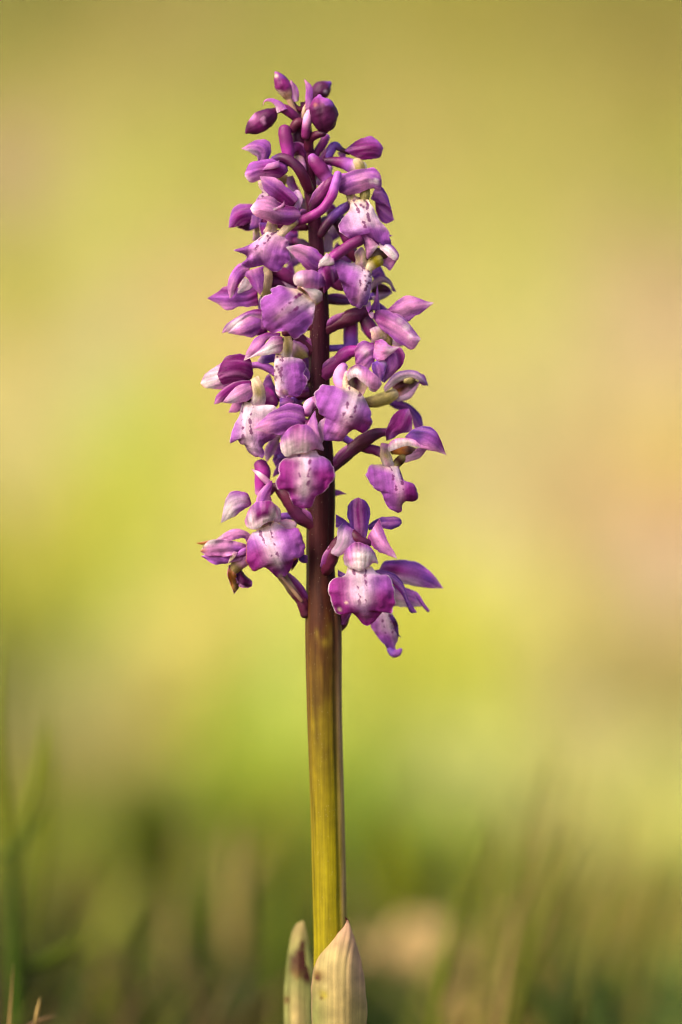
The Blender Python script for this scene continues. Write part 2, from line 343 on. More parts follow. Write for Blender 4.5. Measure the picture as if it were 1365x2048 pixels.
# meadow tones by place: x, y on the ground in metres and the colour of the sward there (straw, fresh grass; shade between the near blades is painted in as darker tones)
MEADOW_TONES = [(-0.323, 3.366, 0.128, 0.132, 0.029), (-0.239, 3.366, 0.247, 0.208, 0.054), (-0.041, 3.366, 0.273, 0.258, 0.06), (0.132, 3.366, 0.255, 0.228, 0.04), (0.305, 3.366, 0.189, 0.176, 0.033), (-0.28, 2.812, 0.42, 0.415, 0.069), (-0.143, 2.812, 0.278, 0.235, 0.083), (0.136, 2.812, 0.317, 0.302, 0.079), (0.265, 2.812, 0.365, 0.286, 0.094), (-0.252, 2.386, 0.331, 0.106, 0.292), (-0.183, 2.386, 0.524, 0.592, 0.085), (-0.088, 2.386, 0.291, 0.347, 0.018), (0.064, 2.386, 0.384, 0.314, 0.109), (0.159, 2.386, 0.325, 0.27, 0.072), (0.242, 2.386, 0.172, 0.242, 0.008), (-0.222, 2.048, 0.28, 0.345, 0.006), (-0.132, 2.089, 0.403, 0.335, 0.14), (-0.088, 2.008, 0.547, 0.43, 0.257), (0.057, 2.048, 0.331, 0.383, 0.075), (0.142, 2.048, 0.454, 0.549, 0.09), (0.21, 2.048, 0.421, 0.314, 0.146), (-0.205, 1.824, 0.347, 0.332, 0.006), (-0.106, 1.859, 0.574, 0.353, 0.115), (0.084, 1.824, 0.62, 0.47, 0.178), (0.178, 1.824, 0.279, 0.061, 0.171), (-0.186, 1.662, 0.48, 0.313, 0.01), (-0.157, 1.708, 0.62, 0.62, 0.609), (-0.109, 1.573, 0.37, 0.585, 0.009), (0.092, 1.617, 0.388, 0.46, 0.201), (0.178, 1.693, 0.62, 0.62, 0.382), (-0.173, 1.478, 0.62, 0.567, 0.156), (-0.115, 1.413, 0.337, 0.53, 0.006), (-0.083, 1.413, 0.592, 0.274, 0.224), (0.071, 1.413, 0.427, 0.276, 0.114), (0.126, 1.439, 0.172, 0.206, 0.022), (0.182, 1.504, 0.62, 0.62, 0.026), (-0.158, 1.318, 0.391, 0.304, 0.306), (-0.121, 1.295, 0.58, 0.425, 0.022), (-0.084, 1.295, 0.397, 0.62, 0.028), (0.018, 1.353, 0.529, 0.506, 0.119), (0.076, 1.251, 0.62, 0.62, 0.604), (0.12, 1.341, 0.62, 0.29, 0.224), (0.168, 1.365, 0.43, 0.109, 0.006), (-0.139, 1.187, 0.62, 0.62, 0.006), (-0.079, 1.167, 0.615, 0.62, 0.225), (0.024, 1.208, 0.319, 0.334, 0.099), (0.07, 1.157, 0.62, 0.62, 0.006), (0.114, 1.187, 0.609, 0.62, 0.018), (0.149, 1.24, 0.62, 0.62, 0.62), (-0.149, 1.089, 0.044, 0.04, 0.006), (-0.11, 1.099, 0.204, 0.344, 0.006), (-0.068, 1.052, 0.62, 0.324, 0.155), (0.026, 1.044, 0.62, 0.568, 0.013), (0.06, 1.071, 0.62, 0.573, 0.065), (0.106, 1.089, 0.392, 0.33, 0.073), (0.143, 1.062, 0.305, 0.102, 0.016), (-0.139, 0.965, 0.043, 0.047, 0.006), (-0.107, 0.923, 0.62, 0.62, 0.286), (-0.07, 0.957, 0.402, 0.449, 0.007), (-0.042, 0.899, 0.098, 0.365, 0.006), (-0.026, 0.973, 0.62, 0.62, 0.197), (0.021, 0.957, 0.359, 0.377, 0.098), (0.057, 0.957, 0.218, 0.35, 0.009), (0.096, 0.973, 0.36, 0.254, 0.258), (0.132, 0.973, 0.328, 0.378, 0.117), (-0.115, 0.836, 0.113, 0.073, 0.006), (-0.076, 0.836, 0.33, 0.127, 0.114), (-0.039, 0.805, 0.62, 0.62, 0.027), (0.015, 0.844, 0.311, 0.386, 0.006), (0.042, 0.805, 0.62, 0.62, 0.347), (0.079, 0.836, 0.512, 0.517, 0.06), (0.109, 0.789, 0.62, 0.592, 0.224), (-0.099, 0.726, 0.469, 0.468, 0.07), (-0.074, 0.726, 0.029, 0.19, 0.006), (-0.034, 0.726, 0.113, 0.102, 0.054), (0.018, 0.709, 0.064, 0.183, 0.006), (0.045, 0.692, 0.62, 0.62, 0.006), (0.068, 0.726, 0.405, 0.3, 0.273), (0.111, 0.673, 0.523, 0.503, 0.149), (-0.09, 0.596, 0.098, 0.084, 0.014), (-0.06, 0.596, 0.103, 0.056, 0.006), (-0.031, 0.596, 0.253, 0.234, 0.006), (0.02, 0.596, 0.035, 0.039, 0.006), (0.052, 0.558, 0.258, 0.233, 0.006), (0.086, 0.558, 0.234, 0.18, 0.051), (-0.079, 0.408, 0.106, 0.107, 0.017), (-0.051, 0.393, 0.038, 0.055, 0.006), (-0.027, 0.393, 0.059, 0.061, 0.006), (0.018, 0.423, 0.167, 0.172, 0.038), (0.054, 0.393, 0.071, 0.111, 0.006), (0.087, 0.393, 0.378, 0.283, 0.073), (-0.075, 0.251, 0.022, 0.024, 0.006), (-0.05, 0.251, 0.078, 0.079, 0.017), (-0.026, 0.251, 0.058, 0.05, 0.006), (0.013, 0.251, 0.013, 0.053, 0.006), (0.041, 0.251, 0.239, 0.167, 0.058), (0.073, 0.251, 0.084, 0.126, 0.029)]
SV = np.array(MEADOW_TONES)
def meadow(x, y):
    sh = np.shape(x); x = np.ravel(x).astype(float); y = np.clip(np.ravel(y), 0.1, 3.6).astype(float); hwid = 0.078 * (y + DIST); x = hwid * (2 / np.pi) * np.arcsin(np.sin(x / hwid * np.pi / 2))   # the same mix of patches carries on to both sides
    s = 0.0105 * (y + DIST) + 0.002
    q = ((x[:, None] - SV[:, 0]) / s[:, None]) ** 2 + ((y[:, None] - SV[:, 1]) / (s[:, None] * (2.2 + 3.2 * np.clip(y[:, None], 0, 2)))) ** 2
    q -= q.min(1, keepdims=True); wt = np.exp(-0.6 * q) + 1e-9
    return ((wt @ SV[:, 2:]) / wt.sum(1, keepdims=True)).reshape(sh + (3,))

def axis_points(lo, hi, n, p):
    t = np.linspace(-1, 1, n); return np.where(t < 0, -abs(lo) * np.abs(t) ** p, hi * np.abs(t) ** p)
gx = axis_points(-120, 120, 121, 4.0); gy = np.r_[-120, -40, -12, -4, -2, -1.2, np.linspace(-0.9, 4.5, 110), np.linspace(4.7, 14, 24), np.linspace(16, 160, 22)]
X, Y = np.meshgrid(gx, gy, indexing='ij')
Z = ground_z(X, Y)
Zf = np.where(Y > 12, SLOPE * 11.4 + (Y - 12) * 0.12, Z)
I = np.arange(X.size).reshape(X.shape)
F = np.stack([I[:-1, :-1].ravel(), I[1:, :-1].ravel(), I[1:, 1:].ravel(), I[:-1, 1:].ravel()], 1).tolist()
pg = meadow(X, Y)  # ground takes the table's tones, with the painted shade in the near rows
M_GROUND = mat_pigment('soil_and_painted_shade', 0.95, 0.0, bump=0.6, bscale=260, spec=0.05, grain=0.22)
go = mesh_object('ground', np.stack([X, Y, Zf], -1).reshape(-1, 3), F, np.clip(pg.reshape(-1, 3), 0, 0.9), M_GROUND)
go['kind'] = 'structure'

def grass(name, n, ylo, yhi, hlo, hhi, wid, pick, lean=0.35, bright=1.0, density=1.0, vary=0.3):
    r = np.random.default_rng(len(name) * 17 + n)
    y = ylo + (yhi - ylo) * r.random(n) ** density
    half = 0.10 * (y + DIST) + 0.12
    x = (r.random(n) * 2 - 1) * half
    keep = pick(x, y, r); x, y = x[keep], y[keep]; n = len(x)
    z = ground_z(x, y); h = hlo + (hhi - hlo) * r.random(n) ** 1.4
    w_ = wid * (0.6 + 0.8 * r.random(n)); an = r.random(n) * 6.283; ln = lean * (r.random(n) + 0.1) * h; tw = r.random(n) * 3.1416
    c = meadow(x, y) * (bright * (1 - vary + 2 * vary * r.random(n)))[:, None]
    if vary > 0.4:
        cn = np.array([noise.noise(Vector((a * 32, b_ * 16, 3.0))) for a, b_ in zip(x, y)])
        c = c * (1 + 0.9 * cn)[:, None] * np.where((cn > 0)[:, None], (1.0, 1.0, 0.8), (0.85, 1.1, 0.7))
    dx, dy = np.cos(an), np.sin(an); wx, wy = np.cos(tw) * w_ / 2, np.sin(tw) * w_ / 2
    co, cl = [], []
    for t, k in ((0, 0.8), (0.4, 1.0), (0.75, 0.7)):
        for s in (-1, 1):
            co.append(np.stack([x + dx * ln * t * t + s * wx * k, y + dy * ln * t * t + s * wy * k, z - 0.004 + h * t * (1 - 0.12 * t)], -1)); cl.append(c)
    co.append(np.stack([x + dx * ln, y + dy * ln, z + h * 0.88], -1)); cl.append(c)
    co = np.stack(co, 1).reshape(-1, 3); cl = np.stack(cl, 1).reshape(-1, 3)
    b = (np.arange(n) * 7)[:, None]
    F = np.vstack([b + [0, 1, 3, 2], b + [2, 3, 5, 4]]).tolist() + (b + [4, 5, 6]).tolist()
    o = mesh_object(name, co, F, np.clip(cl, 0.003, 0.9), M_GRASS); o['kind'] = 'stuff'
    return o
g1 = grass('meadow_grass', 30000, 0.7, 5.2, 0.008, 0.035, 0.004, lambda x, y, r: r.random(len(x)) < 1.0, 0.6, 1.0, 1.2)
g1['label'] = 'soft yellow green meadow grass on the slope behind'; g1['category'] = 'grass'
g2 = grass('short_turf', 9000, 0.12, 0.8, 0.008, 0.045, 0.003, lambda x, y, r: r.random(len(x)) < 1.0, 1.0, 1.0, 1.0, 0.6)  # its dark colour carries the shade painted into the near tones
g2['label'] = 'dark short turf close behind the orchid'; g2['category'] = 'grass'

# ------------------------------------------------------------------ the orchid
def tag(o, label, cat, group=None):
    o['label'] = label; o['category'] = cat
    if group: o['group'] = group
    return o
orchid = bpy.data.objects.new('orchid', None); COL.objects.link(orchid)
orchid.empty_display_size = 0.01
tag(orchid, 'purple orchid in bloom with a tall spike of spotted flowers on one thick stem', 'orchid')

STEM = [(672, 2480, 0, 44), (668, 2200, 0, 40), (664, 1960, 0, 36), (662, 1880, 0, 34), (658.5, 1740, 0, 34), (655, 1600, 0, 34), (649.5, 1420, 0, 35), (647.5, 1270, 0, 36.5),
        (646, 1215, 0, 34), (642, 1150, 0, 29), (641, 1080, 0, 28), (643, 1000, 0, 28), (641, 930, 0, 28), (639.5, 850, 0, 23), (638.5, 750, 0, 21), (640, 640, 0, 19),
        (637, 560, 0, 17), (630, 450, 0, 14), (622, 390, 0, 13), (616, 300, 0, 12), (612, 245, 0, 10), (607, 205, 0, 6)]
def build_stem():
    nu, nv = 420, 72
    Q = catmull(STEM, nu)
    th = np.linspace(0, 2 * math.pi, nv, endpoint=False); s = Q[:, 1]
    tt, yy = np.meshgrid(th, s)
    # shallow ridges running down from the flower stalks; angle 0 = right, pi/2 = towards the viewer
    prof = np.ones_like(tt)
    for a0, wd, am, dr in ((0.5, 0.25, 0.06, 0.00016), (0.9, 0.10, -0.075, 0.00016), (2.35, 0.2, 0.04, -0.0001), (2.75, 0.15, -0.03, -0.0001), (1.75, 0.3, 0.02, 0.0001), (3.6, 0.3, 0.05, 0), (5.0, 0.3, 0.05, 0)):
        q = (tt - a0 - dr * (yy - 1400) + math.pi) % (2 * math.pi) - math.pi
        prof += am * np.exp(-(q / wd) ** 2)
    R = Q[:, 3][:, None] * prof
    x = Q[:, 0][:, None] + R * np.cos(tt); d = -R * np.sin(tt)
    P = np.stack([x, yy, d], -1)
    nz = fbm(np.stack([x.ravel() * 0.09, yy.ravel() * 0.006, d.ravel() * 0.09], -1), 1.0, 3.0, 3).reshape(tt.shape)
    nb = fbm(np.stack([x.ravel() * 0.03, yy.ravel() * 0.02, d.ravel() * 0.03], -1), 1.0, 8.0, 3).reshape(tt.shape)
    t = np.interp(yy + nb * 60 + nz * 40, [150, 420, 640, 900, 1080, 1180, 1300, 1420, 1600, 1800, 2100], [0.0, 0.1, 0.2, 0.26, 0.34, 0.43, 0.54, 0.66, 0.82, 0.93, 1.0])
    tab = np.array([lin(c) for c in ((84, 20, 64), (62, 12, 38), (46, 8, 20), (50, 14, 16), (66, 34, 16), (92, 70, 16), (112, 98, 12), (128, 116, 8), (132, 120, 14))])
    k = t * (len(tab) - 1); i = np.minimum(k.astype(int), len(tab) - 2); f = (k - i)[..., None]
    pig = tab[i] * (1 - f) + tab[i + 1] * f
    # brown flush on both flanks, greyish rib on the right
    fl = np.clip(-np.cos(tt) - 0.45, 0, 1) * 1.3 * np.clip((yy - 1150) / 200, 0, 1) * np.clip((1850 - yy) / 500, 0, 1)
    pig = pig * (1 - fl[..., None] * 0.8) + lin((96, 62, 30)) * fl[..., None] * 0.8
    q = (tt - 0.42 - 0.00016 * (yy - 1400) + math.pi) % (2 * math.pi) - math.pi
    fr = np.exp(-(q / 0.40) ** 4) * np.clip((yy - 1180) / 200, 0, 1) * np.clip((2050 - yy) / 300, 0, 1) * (0.75 + 0.6 * nz)
    pig = pig * (1 - np.clip(fr, 0, 1)[..., None] * 0.8) + lin((132, 104, 88)) * np.clip(fr, 0, 1)[..., None] * 0.8
    for (sx, sy, rx, ry, cc, kk) in ((651, 1284, 9, 9, (140, 118, 34), 0.5), (634, 1266, 4, 10, (126, 106, 34), 0.45), (662, 1270, 4, 16, (130, 108, 40), 0.4), (640, 1488, 14, 1.4, (150, 134, 60), 0.3)):
        kq = np.exp(-((x - sx) / rx) ** 2 - ((yy - sy) / ry) ** 2) * (np.sin(tt) > 0) * kk * (1 + nz)
        pig = pig * (1 - kq[..., None]) + lin(cc) * kq[..., None]
    pig = pig * (1 + 0.3 * nz + 0.15 * nb)[..., None]
    I = np.arange(nu * nv).reshape(nu, nv); J = np.roll(I, -1, 1)
    F = np.stack([I[:-1].ravel(), J[:-1].ravel(), J[1:].ravel(), I[1:].ravel()], 1).tolist() + [I[-1].tolist(), I[0, ::-1].tolist()]
    return mesh_object('stem', V(x, yy, d).reshape(-1, 3), F, np.clip(pig.reshape(-1, 3), 0.002, 0.9), M_STEM, orchid)
stem = build_stem()

def flower(ov, cols='RN', D=0, label=None, ribs=6, name='flower'):
    o = tube(name, orchid, ov, cols, D, ribs=ribs, rib=0.07, twist=3.0)
    if label: o['label'] = label
    q = catmull(ov, 20)[:13]; T = np.gradient(q[:, :2], axis=0); T /= np.linalg.norm(T, axis=1, keepdims=True) + 1e-9
    sg = 1 if T[:, 0].mean() < 0 else -1                # it lies along the lower side of the stalk and clasps it
    L_ = np.linspace(0, 1, 13); w_ = 9 * np.sin(np.pi * np.clip(L_ * 0.86 + 0.14, 0, 1)) ** 0.8
    off = q[:, 3] * 0.55; nx, ny = -T[:, 1] * sg, T[:, 0] * sg
    z_ = q[:, 2] - q[:, 3] * 0.75 + D
    loft('bract', o, [(q[i, 0] + nx[i] * (off[i] - w_[i]), q[i, 1] + ny[i] * (off[i] - w_[i]), z_[i]) for i in range(13)],
         [(q[i, 0] + nx[i] * (off[i] + w_[i]), q[i, 1] + ny[i] * (off[i] + w_[i]), z_[i] + 6) for i in range(13)], ('RNVP', 'DNMV', 'RVPL'), bulge=0.7, nu=18, nv=9, th=1.4)
    return o
def sheet(kind, f, A, B, cols, D, **k): return loft(kind, f, A, B, cols, D=D, **k)
def lip(f, A, B, cols, D, d, pale=(26, 16, 0.85, 0.95), bulge=0.45, ruf=0.3, **k):
    return loft('lip', f, A, B, cols, D=D, d=d, bulge=bulge, ruf=ruf, pale=pale, nu=60, nv=43, ew=0.045, mat=M_LIP, **dict(dict(edge='X'), **k))

# ---- sheathing leaves at the foot
loft('sheath_leaf', orchid, [(618, 2470), (622, 2200), (623, 2048), (626, 1980), (630, 1935), (641, 1905), (664, 1876), (688, 1850), (695, 1833)],
     [(742, 2470), (736, 2200), (732, 2048), (731, 1990), (725, 1940), (715, 1893), (704, 1856), (698, 1840), (695, 1833)], ('QQQTQTH', 'QTTTTTH', 'QQQQTHH'), d=[-4, -6, -10, -16, -26, -34], bulge=1.45, power=2.3, mv=0.1,
     nu=110, nv=41, th=4, mat=M_SHEATH, stains=((637, 1944, 13, 'E', 0.8), (636, 1950, 7, 'K', 0.8), (650, 1984, 11, 'Y', 0.6), (645, 1988, 6, 'E', 0.7), (664, 1905, 18, 'G', 0.5), (648, 1925, 10, 'G', 0.5), (652, 1965, 7, 'G', 0.5), (694, 1836, 5, 'K', 0.9)), edge='H', ew=0.06)
loft('sheath_tip', orchid, [(694, 1841, -32), (691, 1836, -34), (690, 1829, -36)], [(700, 1840, -32), (697, 1836, -34), (690, 1829, -36)], 'OKK', bulge=0.3, nu=10, nv=7, th=1.5, mat=M_SHEATH)
loft('sheath_leaf', orchid, [(580, 2470), (572, 2200), (568, 2048), (568, 1990), (573, 1930), (582, 1885), (592, 1864), (606, 1858)],
     [(640, 2470), (632, 2200), (625, 2048), (624, 1985), (620, 1940), (616, 1900), (612, 1880), (606, 1858)], ('QQQQQQT', 'TTTTTQT', 'QQQQQQT'), d=[60, 100, 120, 140, 160, 170], bulge=0.5, mv=-0.2,
     nu=90, nv=31, th=4, mat=M_SHEATH, stains=((596, 1962, 16, 'E', 0.8), (603, 1925, 15, 'K', 1), (606, 1948, 19, 'K', 1), (613, 1970, 16, 'K', 1), (604, 1905, 9, 'K', 0.9), (573, 2017, 9, 'E', 0.8), (573, 2017, 4, 'K', 0.8)))['label'] = 'thin pale sheath with a brown scorched patch'
loft('sheath_leaf', orchid, [(622, 2470), (618, 2200), (618, 2020), (612, 1960), (608, 1915), (607, 1880)], [(640, 2470), (634, 2200), (630, 2040), (626, 1960), (618, 1915), (607, 1880)], 'QQQ', d=[90, 110, 150, 160, 165], bulge=0.3, tilt=0.5, nu=40, nv=9, mat=M_SHEATH)

# ---- buds at the top
def bud(stalk, body, cols, scol, D, seam=0.07, twist=0.6, **k):
    o = tube('bud', orchid, stalk, scol, D, ribs=5, rib=0.05)
    tube('bud_body', o, body, cols, D, seam=seam, twist=twist, nu=34, nv=36, mat=M_PETAL_BUD, **k)
    return o
M_PETAL_BUD = mat_pigment('bud_skin', 0.5, 0.0, bump=0.5, bscale=4600, spec=0.22, grain=0.22)
b = bud([(604, 262, 0, 6), (594, 240, -6, 6), (586, 218, -10, 6), (578, 196, -10, 7)], [(579, 200, -10, 6), (574, 189, -12, 12), (567, 174, -13, 15.5), (560, 160, -13, 13), (555, 151, -13, 7), (552, 147, -13, 3)], 'BHNNNV', 'NHH', 0, stains=((553, 154, 5, 'B', 0.5), (556, 190, 8, 'B', 0.6), (566, 150, 9, 'U', 0.5)))
sheet('bract', b, [(590, 206), (583, 192), (581, 176), (582, 161)], [(597, 204), (598, 190), (594, 176), (582, 161)], ('VVP', 'LPP', 'NVV'), -14, bulge=0.3)
b = bud([(612, 255, 4, 6), (600, 222, 12, 6), (612, 216, 24, 6), (627, 203, 30, 7)], [(624, 204, 30, 6), (630, 195, 30, 13), (641, 180, 30, 18), (652, 170, 30, 14), (660, 164, 30, 5)], 'DDDDU', 'RD', 0, stains=((651, 182, 5, 'L', 0.5),))
tube('stalk', b, [(586, 208, -4, 5), (594, 217, -3, 6), (604, 219, 0, 7), (614, 207, 8, 6)], 'RRR', 0)
sheet('bract', b, [(612, 222), (612, 200), (613, 180), (609, 160)], [(625, 222), (626, 200), (624, 176), (609, 160)], ('NVP', 'PVP', 'NVV'), -18, bulge=0.5)
sheet('bract', b, [(604, 240), (606, 222), (613, 205)], [(618, 236), (624, 218), (613, 205)], ('HBT', 'BTT', 'HNN'), -14, bulge=0.3)
b = bud([(616, 300, -6, 9), (620, 280, -18, 9), (634, 272, -30, 8), (648, 270, -38, 7)], [(654, 268, -38, 3), (653, 260, -39, 18), (649, 238, -40, 28), (644, 218, -40, 26), (640, 203, -40, 15), (640, 197, -40, 5)], 'RDDDNV', 'RRD', 0, seam=0.12, stains=((632, 216, 4, 'O', 0.3), (652, 200, 12, 'V', 0.6), (664, 212, 8, 'U', 0.5)))
tube('bract', b, [(612, 275, -30, 9), (614, 255, -36, 9), (617, 238, -40, 9), (619, 228, -40, 6)], 'RNPP', 0)
b = bud([(606, 262, -4, 9), (594, 240, -16, 9), (578, 226, -22, 10), (564, 220, -24, 9), (552, 226, -24, 6)], [(551, 224, -24, 7), (543, 232, -25, 16), (525, 245, -26, 20), (508, 257, -26, 16), (498, 264, -26, 8), (494, 268, -26, 3)], 'RDDNDN', 'RDNN', 0, seam=0.06, stains=((505, 237, 9, 'P', 0.5), (527, 244, 6, 'P', 0.45), (531, 250, 4, 'P', 0.4)))
sheet('bract', b, [(556, 230), (551, 214), (540, 207), (530, 208), (527, 216)], [(575, 222), (562, 208), (545, 201), (531, 204), (527, 216)], ('WPP', 'PVP', 'VVP'), -38, bulge=0.3)
tube('bract', b, [(585, 262, -20, 8), (594, 250, -24, 10), (604, 248, -22, 9), (611, 258, -18, 8)], 'NRRN', 0)

# ---- spurs and stalks between the buds and the first flowers
f = flower([(612, 330, 0, 8), (600, 300, -10, 9), (586, 300, -24, 10), (572, 330, -30, 8)], 'RND')           # first flower, upper left
D = -34
tube('spur', f, [(578, 322, -20, 11), (576, 300, -20, 13), (572, 278, -20, 14), (570, 262, -20, 12)], 'NMNN', -14)
tube('spur', f, [(600, 318, 0, 10), (600, 295, 0, 13), (597, 272, 0, 13), (594, 262, 0, 10)], 'RRDR', 0)
tube('stalk', f, [(618, 378, -6, 11), (604, 350, -30, 11), (585, 328, -34, 10), (566, 319, -30, 9), (548, 322, -20, 7)], 'RRDDU', -10, ribs=5, rib=0.06, twist=3)
sheet('sepal', f, [(538, 320), (543, 303), (537, 287), (515, 284), (484, 300)], [(519, 327), (516, 316), (505, 308), (495, 304), (484, 300)], ('UVV', 'VVP', 'VLL'), D, d=[6, 0, 4], bulge=0.35, edge='P', ew=.05)
sheet('hood', f, [(577, 344), (572, 330), (550, 323), (520, 326), (500, 334), (491, 350)], [(573, 350), (560, 357), (545, 359), (522, 361), (503, 366), (491, 356)], ('UVVV', 'VMMVP', 'MMPPW'), D, d=[0, -8, -8], bulge=0.8, edge='P', ew=.04)
sheet('petal', f, [(560, 326), (548, 330), (536, 334), (526, 345)], [(562, 338), (548, 342), (535, 344), (526, 345)], 'VPV', D - 20, bulge=0.4, nu=16, nv=9)
tube('column', f, [(568, 350, 0, 8), (564, 362, 2, 9), (560, 376, 4, 8)], 'BGG', D + 20)
sheet('petal', f, [(568, 356), (576, 372), (590, 392)], [(586, 352), (594, 372), (602, 390)], ('LLL', 'LVL', 'NNM'), D + 28, bulge=0.2, nu=16, nv=9)
lip(f, [(516, 362), (519, 375), (526, 386), (519, 394), (514, 410), (520, 430)], [(530, 362), (533, 378), (546, 388), (548, 405), (545, 425), (530, 436)], ('BVV', 'BWV', 'BWV'), D + 16, [0, -4, 0], pale=(30, 20, .9, .9))
tube('spur', f, [(604, 352, 0, 9), (602, 335, 0, 11), (598, 320, 0, 10)], 'PPH', -16)

f = flower([(618, 430, 0, 9), (600, 436, -22, 9), (590, 432, -34, 8)], 'RN')                                 # left, under the first
D = -52
sheet('sepal', f, [(598, 402), (580, 383), (556, 365), (538, 359), (521, 357)], [(582, 424), (558, 406), (543, 395), (530, 382), (521, 357)], ('VVPP', 'NMVP', 'NNVL'), D, d=[8, -4, -6], bulge=0.35, edge='P', ew=.05)
sheet('petal', f, [(592, 424), (584, 400), (588, 386)], [(602, 418), (605, 400), (598, 384), (588, 386)], ('LLV', 'VLV', 'LLL'), D + 14, bulge=0.3, nu=16, nv=9)
sheet('hood', f, [(603, 430), (590, 419), (565, 414), (540, 402), (515, 408), (503, 421)], [(601, 437), (582, 450), (555, 451), (530, 443), (510, 434), (503, 423)], ('VNMPPW', 'PVPPW', 'VMMPPW'), D - 6, d=[10, 0, -16, -14], bulge=0.75, mv=0.05, edge='P', ew=.05)
sheet('petal', f, [(570, 408), (566, 414), (556, 420), (545, 424)], [(572, 420), (560, 424), (550, 427), (545, 424)], 'NPW', D - 26, bulge=.3, nu=12, nv=7)
tube('column', f, [(546, 446, 0, 9), (544, 460, -2, 11), (540, 472, -4, 11)], 'BGB', D + 4)
tube('throat', f, [(562, 474, -2, 9), (572, 462, 4, 10), (582, 454, 8, 10), (592, 446, 10, 9)], 'BBGV', D)
tube('spur', f, [(596, 446, -10, 9), (622, 437, -26, 9.5), (645, 422, -30, 9.5), (663, 397, -28, 9.5), (672, 370, -26, 9), (676, 352, -24, 8)], 'NNMMVV', -22)
lip(f, [(534, 462), (526, 474), (509, 488), (491, 498), (475, 504), (492, 512), (495, 521), (485, 532), (505, 537), (528, 534)], [(560, 464), (566, 475), (575, 486), (580, 501), (577, 521), (565, 535), (554, 545), (545, 545), (536, 539), (528, 534)], ('BVVV', 'BWPPVV', 'WPVVV'), D + 4, [0, -10, -14, -6], pale=(34, 20, .9, .85), mv=-0.25, stains=((535, 463, 3, 'N', .9), (529, 470, 3, 'N', .9), (537, 477, 3.2, 'N', .9)))

f = flower([(612, 455, 10, 7), (570, 452, 10, 7), (520, 440, 8, 7)], 'RN')                                   # half hidden, left
D = 4
sheet('hood', f, [(512, 411), (490, 409), (472, 414), (462, 431), (458, 456)], [(510, 439), (498, 443), (485, 449), (472, 453), (458, 456)], ('MVVV', 'VMV', 'NMM'), D, d=[4, -6, -4], bulge=0.6, edge='P', ew=.04)
sheet('petal', f, [(512, 436), (495, 442), (474, 453)], [(512, 455), (495, 460), (474, 454)], 'UDD', D + 14, bulge=-0.3, nu=16, nv=9)
sheet('petal', f, [(505, 430), (503, 445), (500, 458)], [(524, 430), (520, 450), (508, 458), (500, 458)], 'UVU', D - 4, bulge=.3, nu=16, nv=9)
tube('column', f, [(514, 448, 0, 6), (513, 465, 0, 6), (514, 480, 0, 7)], 'BBL', D + 8)
sheet('petal', f, [(519, 446), (521, 460), (525, 473)], [(538, 446), (536, 460), (525, 473)], 'UMU', D - 8, bulge=.3, nu=12, nv=7)

# ---- upper right
f = flower([(640, 345, 0, 8), (650, 325, 2, 9), (660, 305, 0, 10), (670, 292, -2, 9), (684, 300, -2, 5), (698, 306, -2, 5)], 'NVUUSS')
D = -8
tube('spur', f, [(652, 322, 4, 7), (665, 323, 2, 9), (688, 327, 0, 13), (708, 333, 0, 15), (724, 336, 0, 13)], 'DDNVBB', D)
tube('throat', f, [(714, 326, -4, 12), (720, 336, -4, 13), (722, 346, -4, 9)], 'BGB', D - 4)
sheet('hood', f, [(690, 302), (705, 291), (725, 279), (745, 279), (760, 288), (767, 298)], [(693, 305), (705, 312), (725, 319), (745, 318), (760, 314), (766, 301)], ('UMVV', 'VMMV', 'NMV'), D - 6, d=[0, -6, -4], bulge=0.75, edge='V', ew=.05)
sheet('petal', f, [(676, 304), (680, 312), (690, 316)], [(686, 302), (692, 310), (690, 316)], 'LVV', D + 14, bulge=.2, nu=10, nv=7)
tube('spur', f, [(627, 320, 0, 7), (634, 304, 0, 8.5), (645, 288, 0, 9), (653, 273, 0, 8)], 'DNMV', 10)
tube('bract', f, [(656, 352, 0, 8), (658, 336, 0, 8)], 'LV', -2, nu=6)

f = flower([(626, 420, -8, 9), (636, 403, -24, 10), (650, 382, -30, 10), (660, 366, -30, 9), (676, 356, -20, 6), (700, 352, -10, 5)], 'RDNNVP')
D = -30
tube('spur', f, [(663, 374, -6, 11), (652, 356, -10, 14), (640, 338, -14, 15), (630, 325, -16, 13), (625, 317, -16, 9)], 'PVNNV', -12)
sheet('hood', f, [(675, 376), (684, 361), (700, 349), (725, 344), (745, 341), (759, 350), (763, 362)], [(680, 388), (700, 391), (725, 385), (742, 378), (758, 382), (763, 372), (763, 362)], ('MVVVP', 'VVPVP', 'MVPVV'), D, d=[0, -8, -10], bulge=0.75, mv=.0, edge='P', ew=.05, stains=((752, 366, 6, 'W', .7), (742, 367, 5, 'W', .5)))
sheet('petal', f, [(749, 380), (763, 376), (775, 392), (780, 408), (784, 420)], [(742, 398), (755, 405), (768, 408), (778, 414), (784, 420)], ('UUU', 'VVU', 'VVV'), D + 24, bulge=.4, edge='V', ew=.05)
sheet('sepal', f, [(750, 396), (772, 408), (782, 420), (789, 440)], [(752, 420), (762, 440), (774, 446), (789, 440)], ('UMV', 'NVV', 'MVV'), D + 36, bulge=.3)
tube('column', f, [(700, 388, 0, 8), (704, 398, 0, 9), (712, 408, -2, 12)], 'BBB', D + 8)
tube('throat', f, [(730, 382, 0, 12), (730, 394, 0, 12), (728, 403, 0, 9)], 'KGG', D + 6)
